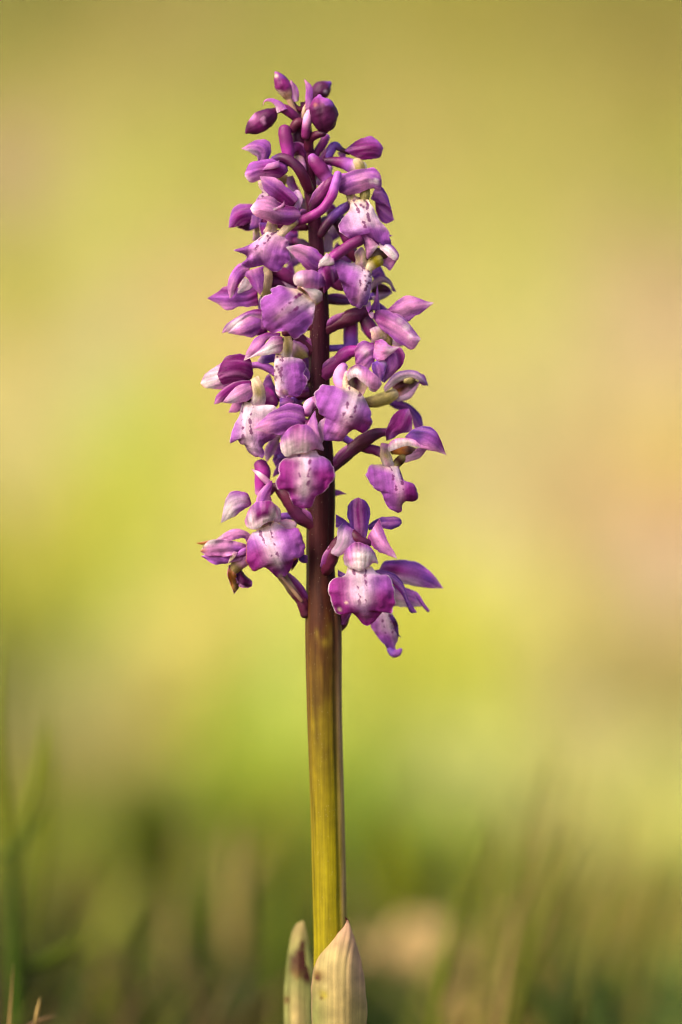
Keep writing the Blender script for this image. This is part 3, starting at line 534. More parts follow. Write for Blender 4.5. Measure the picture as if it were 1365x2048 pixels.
lip(f, [(698, 402), (703, 410), (699, 425), (687, 440), (683, 455), (688, 467), (700, 477), (716, 478), (724, 468), (735, 474), (748, 488), (757, 495)], [(735, 402), (742, 414), (752, 434), (765, 455), (775, 470), (780, 486), (778, 502), (768, 490), (757, 495)], ('BVVVV', 'BWWVVM', 'BWPVUU'), D, [0, -14, -16, -8], pale=(60, 28, .62, .95), mv=0.15, stains=((722, 414, 3, 'N', .9), (727, 418, 3, 'N', .9), (735, 411, 3, 'N', .8), (730, 404, 3, 'K', .8)))
sheet('petal', f, [(776, 468), (781, 472), (786, 473)], [(776, 476), (781, 475), (786, 473)], 'VVV', D + 4, bulge=.1, nu=8, nv=5, th=1.6)
tube('stalk', f, [(640, 470, 4, 9), (662, 440, 6, 10), (684, 420, 6, 10), (702, 408, 6, 7)], 'RDUD', -12)
tube('stalk', f, [(662, 425, 6, 9), (678, 450, 8, 10), (694, 478, 8, 10), (706, 500, 8, 9)], 'RDND', 6)
sheet('bract', f, [(652, 456), (648, 480), (646, 505)], [(652, 456), (664, 475), (663, 500), (646, 505)], 'LLL', 20, bulge=.3, nu=16, nv=9)

f = flower([(645, 545, -4, 9), (660, 560, -26, 11), (690, 572, -26, 12), (715, 545, -10, 9), (722, 515, -4, 9)], 'RNND')   # right, turned to the right
D = -36
sheet('hood', f, [(723, 470), (734, 474), (748, 486), (758, 494)], [(725, 480), (729, 495), (733, 508), (737, 518), (758, 494)], ('VPP', 'PPW', 'VPW'), D - 4, d=[0, -8, -6], bulge=.3, edge='P', ew=.05)
sheet('hood', f, [(758, 486), (776, 490), (788, 500), (797, 512), (796, 522)], [(760, 500), (772, 510), (783, 520), (791, 524), (796, 522)], ('UUVV', 'LWWP', 'WWWP'), D - 8, d=[0, -4, -2], bulge=.5)
sheet('petal', f, [(770, 512), (782, 518), (797, 516)], [(758, 530), (772, 535), (781, 541), (797, 516)], ('PPV', 'VPV', 'LVM'), D + 10, bulge=-.3, nu=16, nv=11)
tube('anther', f, [(738, 520, 0, 7), (748, 512, 0, 12), (760, 509, 2, 13), (772, 512, 4, 8)], 'KCKK', D + 10, rough=.4)
tube('throat', f, [(757, 522, 0, 14), (744, 530, -2, 14), (737, 540, -4, 11), (738, 548, -4, 7)], 'GYBB', D + 4)
tube('column', f, [(716, 502, 4, 8), (720, 508, 0, 11), (722, 524, -4, 10), (722, 540, -6, 10)], 'LBBB', D)
lip(f, [(714, 528), (700, 530), (685, 526), (672, 530), (669, 541), (675, 560), (688, 571), (692, 590), (702, 611), (712, 616)], [(742, 545), (744, 560), (741, 580), (738, 600), (733, 612), (726, 613), (721, 621), (712, 616)], ('LVVV', 'WWWPPV', 'WVUU'), D - 4, [0, -14, -16, -6], pale=(16, 14, .9, .85), mv=0.5, bulge=.55, stains=((728, 540, 3, 'N', .9), (738, 545, 4, 'N', .9), (730, 556, 3, 'N', .8), (738, 556, 3, 'N', .8), (731, 566, 3, 'N', .8)))
tube('spur', f, [(720, 484, 4, 11), (700, 494, 0, 11), (680, 508, -4, 11), (664, 520, -8, 10)], 'DNNM', D - 20)
tube('stalk', f, [(690, 500, 0, 10), (706, 510, 4, 11), (722, 530, 8, 8)], 'DRN', D + 22)

f = flower([(648, 600, 10, 8), (700, 600, 40, 8), (745, 590, 50, 8)], 'RU')                                   # behind, right
D = 40
sheet('sepal', f, [(742, 545), (752, 533), (762, 532), (776, 558)], [(750, 560), (758, 556), (766, 556), (776, 558)], 'UUU', D, bulge=.4, nu=18, nv=9)
sheet('hood', f, [(738, 572), (750, 556), (765, 550), (780, 558), (788, 572), (794, 582)], [(741, 580), (755, 568), (768, 563), (780, 568), (786, 580), (794, 582)], ('UVUU', 'LLLV', 'LLLU'), D - 6, d=[0, -6, -2], bulge=.5)
sheet('petal', f, [(744, 576), (760, 566), (778, 572), (786, 582)], [(742, 592), (755, 594), (772, 592), (786, 582)], ('KCDD', 'KKDU', 'LLLL'), D + 10, bulge=-.4, nu=20, nv=11)
sheet('petal', f, [(744, 592), (762, 588), (787, 584)], [(748, 600), (765, 597), (787, 584)], 'LLU', D - 2, bulge=.4, nu=14, nv=7)
sheet('petal', f, [(738, 622), (750, 600), (755, 566)], [(760, 622), (758, 600), (755, 566)], ('UVU', 'VVV', 'UUU'), D - 60, bulge=.3, nu=20, nv=9)
sheet('petal', f, [(755, 602), (770, 612), (785, 626)], [(750, 622), (765, 630), (785, 626)], 'UUU', D - 10, bulge=.3, nu=14, nv=9)
sheet('petal', f, [(731, 612), (734, 622), (737, 628)], [(740, 604), (742, 618), (737, 628)], 'LVV', -50, bulge=.3, nu=10, nv=7)

# ---- front flower on the stem
f = flower([(640, 590, 0, 9), (640, 560, -40, 9), (636, 552, -70, 8)], 'RN')
D = -86
sheet('sepal', f, [(648, 520), (625, 502), (605, 496), (590, 497), (573, 500)], [(630, 550), (617, 545), (604, 530), (590, 517), (573, 500)], ('MVPPW', 'VVPPW', 'NMVPW'), D, d=[10, -2, -4], bulge=.4, edge='P', ew=.05)
sheet('sepal', f, [(660, 522), (668, 535), (678, 562)], [(638, 545), (643, 562), (650, 590)], ('NVN', 'MNN', 'VNM'), D + 6, d=[-4, -8, 4], bulge=.5)
sheet('petal', f, [(655, 512), (648, 520), (640, 530), (637, 543)], [(668, 524), (668, 532), (660, 536), (645, 538), (637, 543)], 'PWWP', D - 6, bulge=.5, nu=18, nv=11)
sheet('hood', f, [(652, 566), (640, 553), (622, 548), (602, 549), (590, 558), (588, 566)], [(651, 576), (636, 582), (618, 580), (604, 578), (592, 575), (588, 566)], ('MVPPW', 'MVPWW', 'VPPWW'), D - 16, d=[14, 0, -14, -12], bulge=.75, edge='P', ew=.05, across=True)
sheet('petal', f, [(611, 578), (630, 583), (643, 590), (645, 606)], [(604, 580), (618, 592), (627, 604), (632, 613)], ('WWWP', 'WWWL', 'BWWB'), D - 8, d=[-4, -10, 0], bulge=.4, nu=20, nv=11)
sheet('throat', f, [(598, 576), (594, 588), (602, 602)], [(618, 580), (630, 594), (626, 610)], ('BTB', 'OCK', 'BBB'), D + 8, bulge=-.7, nu=16, nv=11)
lip(f, [(598, 584), (580, 583), (562, 580), (545, 586), (547, 594), (531, 598), (525, 608), (528, 628), (527, 646), (531, 660)], [(634, 611), (628, 626), (622, 645), (612, 662), (598, 676), (588, 679), (575, 668), (560, 668), (545, 669), (531, 660)], ('BVVVV', 'BWPPVV', 'WVVVM'), D - 6, [0, -12, -16, -10], pale=(22, 12, .8, .9), stains=((600, 595, 4, 'N', .9), (593, 601, 4, 'N', .8)))
tube('rim', f, [(606, 612, 0, 6), (624, 612, 0, 7), (638, 604, 4, 7), (642, 592, 8, 6)], 'BBTB', D + 2)

# ---- left cluster
f = flower([(628, 610, 8, 8), (585, 585, 16, 10), (550, 565, 10, 10), (528, 560, 4, 9)], 'RNDN')
D = -10
sheet('hood', f, [(502, 532), (480, 530), (464, 549), (457, 575), (461, 599)], [(497, 548), (484, 560), (474, 580), (467, 592), (461, 599)], ('VVVP', 'PVPP', 'VMMW'), D - 14, d=[4, -6, -4], bulge=.5, edge='P', ew=.06)
sheet('petal', f, [(488, 556), (480, 572), (474, 592)], [(506, 562), (504, 576), (488, 584), (474, 592)], 'WWL', D - 2, bulge=.3, nu=18, nv=9)
sheet('hood', f, [(526, 534), (527, 555), (526, 580), (522, 592)], [(490, 546), (500, 562), (510, 578), (522, 592)], ('VVP', 'PVVP', 'VMVP'), D - 18, d=[4, -6, 0], bulge=.4, edge='P', ew=.05)
sheet('sepal', f, [(514, 566), (490, 580), (456, 575), (435, 586), (415, 597)], [(518, 610), (500, 613), (480, 613), (455, 619), (437, 608), (415, 597)], ('VVMV', 'MVVV', 'NVPV'), D, d=[0, 0, 4], bulge=.4, edge='P', ew=.04)
tube('throat', f, [(536, 535, 0, 9), (537, 560, 0, 10), (534, 585, 0, 10), (530, 610, 0, 8)], 'TBTL', D + 6)
sheet('petal', f, [(544, 555), (568, 565), (590, 575)], [(540, 590), (565, 592), (590, 590)], ('LLL', 'VLL', 'LVV'), D + 18, bulge=.2, nu=16, nv=9)
tube('stalk', f, [(545, 540, 6, 13), (570, 550, 6, 14), (600, 566, 6, 13)], 'DND', D + 22)
lip(f, [(524, 588), (520, 600), (516, 615), (518, 640)], [(545, 588), (552, 600), (555, 620), (540, 645), (518, 640)], ('LVV', 'WLV', 'LVV'), D + 20, [0, -2, 0])
f = flower([(630, 655, 6, 8), (590, 650, 12, 9), (540, 645, 6, 9)], 'RN')
D = -4
sheet('hood', f, [(540, 620), (505, 621), (472, 638), (452, 652), (445, 667)], [(532, 640), (500, 634), (480, 648), (460, 662), (445, 667)], ('MMVV', 'MVWP', 'PWWP'), D - 8, d=[4, -8, -4], bulge=.5)
sheet('hood', f, [(520, 634), (500, 636), (475, 650), (456, 667)], [(525, 660), (505, 673), (480, 670), (456, 667)], ('VPWP', 'VVPL', 'MVPV'), D - 10, d=[4, -8, -4], bulge=.6)
sheet('petal', f, [(536, 618), (520, 620), (500, 632)], [(536, 664), (522, 668), (504, 668)], ('VMM', 'MVM', 'NMM'), D, bulge=.4, nu=18, nv=11)

# ---- left, with the narrow lip
f = flower([(632, 715, 0, 11), (612, 690, -6, 12), (590, 670, -14, 12), (572, 664, -22, 10)], 'RRDR')
D = -34
sheet('hood', f, [(562, 668), (535, 668), (512, 680), (498, 700), (489, 723)], [(560, 685), (538, 680), (525, 698), (510, 710), (489, 723)], ('NMVPP', 'VVPPW', 'PMVPW'), D - 6, d=[4, -8, -6], bulge=.4)
sheet('hood', f, [(566, 676), (545, 678), (528, 695), (508, 712), (490, 723)], [(568, 696), (560, 706), (543, 710), (520, 713), (503, 718), (490, 723)], ('MVPW', 'PWWW', 'PWWW'), D - 10, d=[0, -14, -8], bulge=.6, edge='W', ew=.05)
tube('column', f, [(572, 676, -4, 11), (575, 692, -6, 11), (575, 708, -8, 10), (570, 725, -8, 9)], 'TBBW', D)
sheet('throat', f, [(552, 708), (552, 725), (552, 745)], [(566, 708), (568, 725), (570, 745)], ('GTW', 'KTW', 'BWW'), D + 4, bulge=-.4, nu=12, nv=9)
sheet('petal', f, [(560, 712), (545, 706), (528, 710), (515, 722)], [(552, 724), (540, 726), (525, 727), (515, 722)], 'UUL', D + 12, bulge=.3, nu=16, nv=9)
sheet('sepal', f, [(588, 680), (604, 686), (616, 700), (617, 715)], [(580, 700), (588, 715), (600, 720), (617, 715)], ('VVN', 'LTG', 'LTT'), D + 14, bulge=.3, nu=18, nv=11)
lip(f, [(552, 712), (550, 730), (550, 750), (552, 775), (557, 792), (572, 798)], [(582, 715), (598, 721), (608, 735), (611, 755), (606, 775), (598, 790), (588, 794), (580, 790), (572, 798)], ('WWW', 'WWWWPV', 'WVVVV'), D - 8, [0, -8, -8, 0], pale=(14, 12, .95, .9), mv=-0.7, bulge=.35, stains=((556, 716, 3, 'N', .9), (562, 722, 3, 'N', .8), (555, 735, 3, 'N', .8), (559, 741, 2.6, 'N', .8), (554, 756, 3, 'N', .7), (570, 785, 8, 'B', .5)))
sheet('petal', f, [(600, 728), (615, 738), (620, 755), (612, 772)], [(596, 740), (606, 752), (608, 765), (612, 772)], 'LVL', D + 8, bulge=.2, nu=16, nv=9)

# ---- left, broad white lip
f = flower([(630, 760, 0, 8), (590, 755, -4, 8), (560, 750, -10, 8), (540, 738, -14, 8), (520, 731, -16, 7), (502, 732, -16, 6)], 'RRNVVN')
D = -30
sheet('sepal', f, [(452, 726), (430, 738), (412, 750), (402, 768)], [(462, 771), (445, 777), (425, 777), (410, 775), (402, 768)], ('VLLP', 'LWWW', 'VPWO'), D + 8, d=[0, -4, 0], bulge=.4, edge='P', ew=.05)
sheet('sepal', f, [(508, 748), (500, 722), (475, 713), (450, 722), (436, 750)], [(503, 760), (482, 768), (460, 769), (445, 766), (436, 750)], ('MMNM', 'MNMN', 'DNNN'), D - 4, d=[4, -10, -6], bulge=.45, edge='V', ew=.04)
sheet('hood', f, [(502, 762), (478, 764), (452, 777), (436, 793), (430, 810)], [(506, 770), (482, 776), (462, 790), (446, 804), (430, 810)], ('NMMV', 'MMMP', 'VMMP'), D - 10, d=[0, -8, -6], bulge=.4)
sheet('hood', f, [(500, 764), (480, 772), (462, 788), (445, 806)], [(508, 790), (495, 801), (470, 807), (445, 806)], ('VPPP', 'PPLP', 'VPLP'), D - 10, d=[0, -10, -6], bulge=.6, edge='P', ew=.04)
sheet('petal', f, [(486, 800), (470, 802), (458, 826)], [(490, 815), (476, 824), (458, 826)], 'VPP', D + 10, bulge=.3, nu=14, nv=9)
tube('column', f, [(508, 758, -6, 10), (516, 774, -10, 11), (520, 795, -10, 12), (514, 815, -10, 12)], 'BBBW', D)
sheet('throat', f, [(488, 795), (487, 808), (488, 825)], [(512, 800), (508, 812), (506, 830)], ('GTW', 'KTW', 'BWW'), D, bulge=-.3, nu=12, nv=9)
lip(f, [(488, 804), (484, 820), (480, 835), (472, 850), (467, 870), (464, 887), (474, 876), (480, 884), (485, 890), (490, 888), (500, 905), (513, 915)], [(520, 810), (545, 814), (553, 825), (555, 850), (554, 868), (545, 880), (534, 884), (525, 895), (530, 905), (527, 917), (520, 914), (513, 915)], ('WVVMU', 'WWWWWP', 'WWPVVV'), D - 4, [0, -10, -14, -6], pale=(26, 18, .85, .95), mv=-0.35, bulge=.45)
f2 = flower([(632, 790, 0, 10), (605, 790, 0, 10), (575, 795, 6, 9), (550, 795, 10, 9)], 'RRND')
tube('spur', f2, [(548, 806, 4, 12), (538, 795, 2, 17), (530, 790, 2, 15), (522, 800, 2, 10)], 'NMMV', -8, stains=((530, 795, 6, 'P', .6), (545, 798, 5, 'P', .6)), rough=.2)
sheet('petal', f2, [(545, 765), (540, 750), (530, 760), (522, 785)], [(555, 780), (552, 790), (540, 795), (522, 785)], 'UVU', 4, bulge=.3, nu=16, nv=9)
sheet('petal', f2, [(560, 798), (570, 792), (588, 800)], [(560, 818), (575, 820), (590, 815), (588, 800)], ('UVU', 'UVV', 'DUU'), -20, bulge=.4, nu=14, nv=9)
tube('stalk', f2, [(586, 800, 0, 7), (598, 812, 0, 8), (612, 820, 4, 7)], 'UDD', -10)

# ---- right, pink winged
f = flower([(650, 665, -4, 9), (668, 652, -8, 12), (690, 640, -10, 15), (715, 630, -10, 15), (738, 622, -8, 11)], 'RRRDR', ribs=5)
D = -24
tube('spur', f, [(722, 620, 10, 12), (735, 645, 10, 14), (748, 668, 8, 15), (764, 676, 4, 13)], 'RDNB', D + 10)
tube('spur', f, [(702, 640, 10, 14), (702, 660, 10, 15), (702, 680, 10, 15), (702, 700, 10, 14)], 'NMUM', 6)
tube('stalk', f, [(655, 697, 4, 7), (675, 696, 6, 7), (695, 694, 8, 6)], 'UUD', 6)
tube('column', f, [(752, 655, -2, 13), (758, 672, -2, 14), (758, 688, 0, 12)], 'LBB', D - 2)
tube('throat', f, [(772, 668, 0, 10), (776, 680, 0, 10), (778, 690, 2, 8)], 'GGT', D + 4)
sheet('petal', f, [(786, 676), (795, 684), (806, 694)], [(782, 688), (792, 693), (806, 694)], 'WLL', D + 4, bulge=.3, nu=10, nv=7)
sheet('sepal', f, [(775, 622), (790, 610), (810, 597), (832, 598), (850, 604), (868, 607)], [(782, 634), (798, 646), (815, 642), (835, 630), (850, 620), (868, 607)], ('MVPVP', 'MPPPW', 'VVVVP'), D - 4, d=[0, -8, 0], bulge=.4, edge='P', ew=.05)
sheet('hood', f, [(746, 631), (760, 623), (785, 630), (806, 640), (826, 662), (841, 680)], [(748, 640), (765, 660), (785, 675), (805, 690), (826, 698), (841, 680)], ('MVVUUV', 'VMPPPW', 'MVVVPP'), D - 14, d=[4, -8, -10], bulge=.65, edge='P', ew=.05, stains=((812, 658, 9, 'W', .55), (820, 675, 8, 'W', .55), (800, 644, 6, 'W', .4)))
sheet('petal', f, [(721, 650), (726, 664), (738, 676)], [(732, 652), (736, 664), (738, 676)], 'LLV', D + 24, bulge=.2, nu=12, nv=7)
sheet('petal', f, [(737, 630), (742, 626), (748, 628)], [(740, 636), (746, 640), (748, 628)], 'PLP', D - 20, bulge=.2, nu=8, nv=5)

# ---- centre right, big front flower with open throat
f = flower([(645, 755, -8, 11), (660, 740, -16, 13), (678, 722, -24, 14), (696, 706, -30, 13), (712, 702, -34, 11)], 'RNNMM')
D = -70
sheet('sepal', f, [(748, 690), (726, 687), (712, 703), (711, 730)], [(750, 712), (746, 726), (735, 737), (722, 738), (711, 730)], ('MVMM', 'VPVM', 'MVPP'), D, d=[4, -6, 0], bulge=.5, edge='P', ew=.05, stains=((733, 708, 9, 'W', .5), (728, 732, 7, 'P', .6)))
sheet('sepal', f, [(750, 686), (765, 684), (780, 695), (799, 697)], [(746, 716), (760, 724), (780, 712), (799, 697)], ('MVVP', 'PPWW', 'VPPP'), D - 6, d=[0, -6, -2], bulge=.4, edge='P', ew=.05)
sheet('petal', f, [(774, 712), (795, 698), (804, 710), (803, 732), (790, 746), (768, 768)], [(757, 724), (754, 740), (758, 754), (768, 768)], ('VMMV', 'MVVU', 'UUUL'), D + 6, d=[-4, 0, 8], bulge=.35, edge='V', ew=.05)
sheet('petal', f, [(760, 722), (772, 728), (770, 745), (764, 766)], [(745, 728), (745, 742), (752, 756), (764, 766)], ('LUU', 'UVU', 'UUL'), D - 6, bulge=.35, nu=20, nv=11)
sheet('hood', f, [(694, 752), (702, 739), (718, 734), (738, 745), (755, 758), (763, 770)], [(697, 764), (711, 756), (724, 766), (740, 777), (755, 780), (763, 772)], ('PNVPP', 'WWPPP', 'WWWPP'), D - 22, d=[6, -6, -10, -4], bulge=.6, edge='P', ew=.05, stains=((744, 752, 5, 'M', .5),), across=True)
sheet('petal', f, [(736, 772), (750, 774), (763, 768)], [(738, 782), (750, 786), (763, 770)], 'WPP', D - 16, bulge=.4, nu=12, nv=7)
sheet('throat', f, [(700, 752), (698, 770), (700, 790)], [(722, 756), (732, 772), (724, 796)], ('BBB', 'KKO', 'BBB'), D + 4, bulge=-.7, nu=18, nv=13, stains=((712, 764, 5, 'D', .8), (716, 776, 5, 'D', .6)))
tube('rim', f, [(694, 748, 2, 6), (691, 765, 0, 7), (692, 782, -4, 7), (695, 795, -6, 6)], 'PBBW', D - 2)
tube('spur', f, [(684, 776, 4, 12), (680, 758, 4, 14), (684, 742, 4, 12), (688, 735, 4, 9)], 'PPPV', D + 4)
lip(f, [(694, 770), (686, 778), (668, 775), (652, 777), (641, 790), (638, 810), (642, 828), (650, 835), (655, 841), (648, 865), (650, 881), (664, 883)], [(722, 788), (731, 805), (737, 825), (739, 845), (732, 862), (721, 866), (713, 861), (702, 862), (690, 874), (681, 883), (664, 883)], ('BVVVVV', 'BWWPPV', 'WVMMM'), D - 8, [0, -14, -16, -8], pale=(26, 14, .85, .92), mv=0.2, bulge=.55)

# ---- right, hooded, seen from the side
f = flower([(655, 790, 10, 9), (690, 800, 30, 9), (715, 806, 34, 10), (728, 806, 34, 11)], 'RRNN')
D = 14
tube('throat', f, [(722, 806, 6, 10), (745, 803, 4, 14), (770, 797, 2, 16), (788, 788, 0, 14)], 'NCGGB', D)
sheet('hood', f, [(768, 775), (788, 750), (813, 741), (836, 744), (848, 755), (857, 770)], [(770, 784), (785, 772), (802, 760), (822, 754), (840, 762), (857, 770)], ('VUUUU', 'LLLLU', 'LWWLU'), D - 10, d=[0, -10, -4], bulge=.5)
sheet('petal', f, [(785, 774), (803, 762), (822, 756), (840, 764)], [(795, 798), (812, 794), (830, 780), (840, 764)], ('KKKC', 'OKCL', 'TLLL'), D + 10, bulge=-.5, nu=20, nv=13)
sheet('petal', f, [(792, 796), (815, 786), (842, 762)], [(795, 803), (822, 795), (842, 762)], 'LLL', D - 2, bulge=.4, nu=14, nv=7)
tube('anther', f, [(812, 762, 0, 5), (820, 760, 0, 7), (828, 758, 0, 5)], 'GGK', D + 2)
sheet('petal', f, [(840, 748), (850, 752), (857, 771)], [(838, 764), (848, 770), (857, 771)], 'UVL', D - 4, bulge=.3, nu=10, nv=7)
sheet('sepal', f, [(772, 803), (795, 799), (820, 808), (842, 830), (849, 857)], [(788, 815), (805, 821), (820, 826), (828, 845), (835, 858), (849, 857)], ('UUUU', 'UVUV', 'VUVV'), D + 30, d=[0, 0, 8], bulge=.4, edge='V', ew=.05)

# ---- right, on the long stalk
f = flower([(655, 950, -4, 7), (672, 932, -8, 9), (700, 904, -14, 13), (728, 882, -16, 14), (752, 868, -16, 11), (772, 864, -16, 8)], 'RDDRDN')
D = -24
tube('spur', f, [(768, 908, 4, 10), (750, 900, 6, 10), (730, 896, 10, 9), (705, 886, 14, 7), (686, 874, 14, 8)], 'LNNUU', D + 14)
sheet('sepal', f, [(774, 882), (773, 862), (782, 843), (798, 823), (818, 817)], [(788, 876), (800, 867), (820, 861), (823, 840), (818, 817)], ('NMMM', 'VMMV', 'MVMP'), D, d=[0, -4, 4], bulge=.4, edge='P', ew=.05)
sheet('hood', f, [(774, 896), (785, 881), (805, 877), (828, 881), (846, 893), (858, 900)], [(776, 905), (795, 896), (815, 892), (836, 896), (858, 902)], ('PPPPP', 'WWWPP', 'WWWWP'), D - 16, d=[4, -10, -4], bulge=.5, across=True)
sheet('sepal', f, [(810, 874), (830, 859), (855, 856), (875, 871), (892, 911)], [(812, 878), (830, 889), (850, 897), (870, 902), (892, 911)], ('UUUMM', 'VUVVP', 'PVPPW'), D - 18, d=[2, -8, 0], bulge=.5, edge='P', ew=.05)
tube('anther', f, [(786, 904, 0, 6), (800, 900, 0, 11), (815, 902, 0, 12), (828, 904, 2, 8)], 'KOKC', D + 2, rough=.3)
sheet('petal', f, [(826, 900), (840, 898), (855, 898)], [(800, 925), (820, 922), (840, 915), (855, 898)], ('PPP', 'LPP', 'LLP'), D - 2, bulge=.4, nu=16, nv=11)
tube('column', f, [(772, 888, -2, 9), (770, 905, -4, 10), (774, 922, -6, 10), (780, 938, -8, 9)], 'PBBW', D - 6)
tube('throat', f, [(806, 915, 2, 10), (798, 923, 0, 11), (790, 932, -2, 10)], 'GKG', D)
lip(f, [(768, 928), (757, 931), (745, 932), (741, 945), (746, 965), (754, 980), (765, 985), (770, 998), (779, 1016), (796, 1026)], [(796, 930), (803, 950), (808, 961), (824, 968), (829, 982), (833, 997), (824, 1003), (812, 1002), (804, 1010), (803, 1022), (796, 1026)], ('BVVVV', 'WWPPPM', 'LVMMN'), D - 4, [0, -10, -14, -6], pale=(12, 10, .8, .9), mv=0.32, bulge=.6)

# ---- centre left, facing the viewer
f = flower([(632, 880, -6, 9), (622, 860, -40, 10), (615, 850, -60, 9)], 'RN')
D = -92
sheet('sepal', f, [(612, 846), (605, 818), (580, 811), (548, 826), (525, 845), (509, 861)], [(606, 858), (590, 866), (565, 868), (545, 867), (525, 863), (509, 861)], ('MVVVP', 'NVVPP', 'NMVPW'), D, d=[10, -4, 0], bulge=.4, edge='P', ew=.05)
sheet('sepal', f, [(630, 825), (634, 845), (638, 868), (649, 901)], [(617, 848), (617, 862), (626, 882), (649, 901)], ('VVPP', 'VPPW', 'PMPP'), D - 12, d=[8, -4, 0], bulge=.4, edge='P', ew=.05)
sheet('petal', f, [(640, 845), (652, 838), (656, 850), (650, 880)], [(632, 862), (634, 880), (640, 892), (650, 880)], 'LPL', D + 4, bulge=.3, nu=16, nv=9)
tube('bract', f, [(628, 800, 20, 6), (618, 812, 10, 10), (614, 828, 6, 9)], 'VPM', D + 20)
sheet('bract', f, [(640, 790), (626, 797), (613, 808)], [(645, 806), (628, 822), (615, 835)], ('PPV', 'VPP', 'NMV'), -60, bulge=.4, nu=14, nv=9)
sheet('hood', f, [(562, 890), (570, 872), (588, 858), (610, 853), (630, 868), (646, 900)], [(565, 905), (574, 912), (592, 909), (614, 904), (632, 899), (648, 903)], ('PVMVPP', 'WPPPPL', 'WWWWPP'), D - 18, d=[10, -8, -14, 4], bulge=.65, edge='P', ew=.05, stains=((578, 895, 14, 'W', .6), (610, 893, 10, 'W', .5)), across=True)
tube('column', f, [(606, 900, 0, 18), (606, 916, -2, 17), (606, 925, -2, 12)], 'BWW', D + 6, flat=1.2)
lip(f, [(586, 906), (584, 914), (572, 921), (563, 938), (562, 952), (559, 966), (562, 978), (575, 980), (582, 988), (587, 1003), (590, 1010), (605, 1017)], [(630, 903), (637, 913), (650, 917), (661, 929), (665, 946), (660, 966), (648, 982), (633, 992), (627, 1005), (618, 1016), (605, 1017)], ('WMMMMM', 'WWWWWVM', 'WVMMMM'), D - 10, [0, -14, -18, -10], pale=(19, 13, .95, .92), bulge=.35)
f2 = flower([(628, 900, 10, 7), (590, 905, 20, 7), (560, 915, 20, 7)], 'RU')
sheet('petal', f2, [(550, 868), (540, 882), (530, 900), (533, 925)], [(562, 870), (556, 890), (545, 910), (533, 925)], ('LLL', 'LVL', 'TLL'), 8, bulge=.2, nu=18, nv=9)
sheet('petal', f2, [(558, 885), (552, 900), (545, 920)], [(580, 880), (572, 910), (556, 935), (545, 920)], 'UVU', 22, bulge=.3, nu=18, nv=9)
sheet('petal', f2, [(560, 925), (550, 940), (545, 955)], [(575, 930), (566, 942), (545, 955)], 'UVV', 18, bulge=.3, nu=12, nv=7)

# ---- lower left pair
f = flower([(636, 1062, -6, 10), (618, 1045, -14, 13), (595, 1026, -18, 15), (572, 992, -20, 13), (552, 974, -20, 9), (540, 985, -24, 7)], 'RRDRRN')
D = -36
tube('spur', f, [(520, 985, 6, 10), (524, 965, 4, 14), (526, 945, 4, 16), (522, 930, 4, 14)], 'PMMN', D + 18)
sheet('bract', f, [(548, 968), (535, 955), (520, 944), (504, 938)], [(542, 975), (530, 966), (518, 954), (504, 938)], 'VPWP', D - 4, bulge=.2, nu=16, nv=7)
sheet('sepal', f, [(504, 1006), (496, 988), (475, 984), (458, 990), (450, 1015), (443, 1046)], [(502, 1012), (487, 1018), (478, 1025), (465, 1033), (455, 1040), (443, 1046)], ('NVLL', 'MLWL', 'MVWW'), D + 4, d=[0, -6, 4], bulge=.4, edge='P', ew=.05)
sheet('sepal', f, [(508, 1030), (512, 1005), (524, 980), (546, 960)], [(544, 1010), (541, 990), (545, 975), (546, 960)], ('PPPM', 'MVVM', 'NMMV'), D - 6, d=[-4, -4, 0], bulge=.5, edge='P', ew=.06)
sheet('hood', f, [(491, 1042), (500, 1022), (516, 1006), (540, 1004), (553, 1015), (561, 1040)], [(494, 1052), (508, 1058), (518, 1055), (530, 1046), (545, 1040), (561, 1042)], ('PPVMPL', 'PWMMWL', 'WWWWLL'), D - 16, d=[6, -6, -14, -2], bulge=.7, edge='P', ew=.05, across=True)
sheet('petal', f, [(548, 1008), (560, 1018), (563, 1040)], [(546, 1025), (550, 1042), (563, 1046)], 'LLL', D + 4, bulge=.4, nu=14, nv=9)
sheet('throat', f, [(514, 1048), (516, 1058), (522, 1068)], [(552, 1040), (550, 1052), (548, 1068)], ('TBW', 'KTW', 'BBW'), D + 6, bulge=-.4, nu=14, nv=11, stains=((524, 1052, 5, 'D', .7), (544, 1046, 4, 'D', .8)))
lip(f, [(516, 1062), (505, 1067), (499, 1082), (498, 1110), (503, 1128), (515, 1139), (530, 1133), (545, 1143), (558, 1153), (572, 1152)], [(552, 1044), (575, 1058), (590, 1058), (602, 1072), (607, 1090), (609, 1105), (602, 1113), (592, 1118), (586, 1125), (580, 1140), (572, 1152)], ('WVMMMM', 'WWWWWVV', 'WVVVMM'), D - 6, [0, -12, -16, -10], pale=(24, 15, .92, .95), bulge=.4, mv=-.1, edge='O', stains=((520, 1139, 6, 'O', .7), (592, 1118, 5, 'O', .8), (562, 1152, 5, 'B', .5)))
sheet('petal', f, [(586, 1122), (584, 1132), (584, 1142)], [(597, 1116), (596, 1124), (584, 1142)], 'NDO', D, bulge=.3, nu=10, nv=7)
tube('stalk', f, [(560, 1034, 10, 7), (580, 1032, 10, 7), (602, 1038, 8, 6)], 'VUU', D + 24)
sheet('petal', f, [(560, 1042), (575, 1040), (595, 1045)], [(560, 1060), (575, 1062), (592, 1062)], 'LLL', D + 20, bulge=.2, nu=12, nv=7)
sheet('petal', f, [(598, 1104), (606, 1108), (616, 1112)], [(598, 1120), (606, 1125), (616, 1126)], 'UUV', D + 14, bulge=.3, nu=10, nv=7)

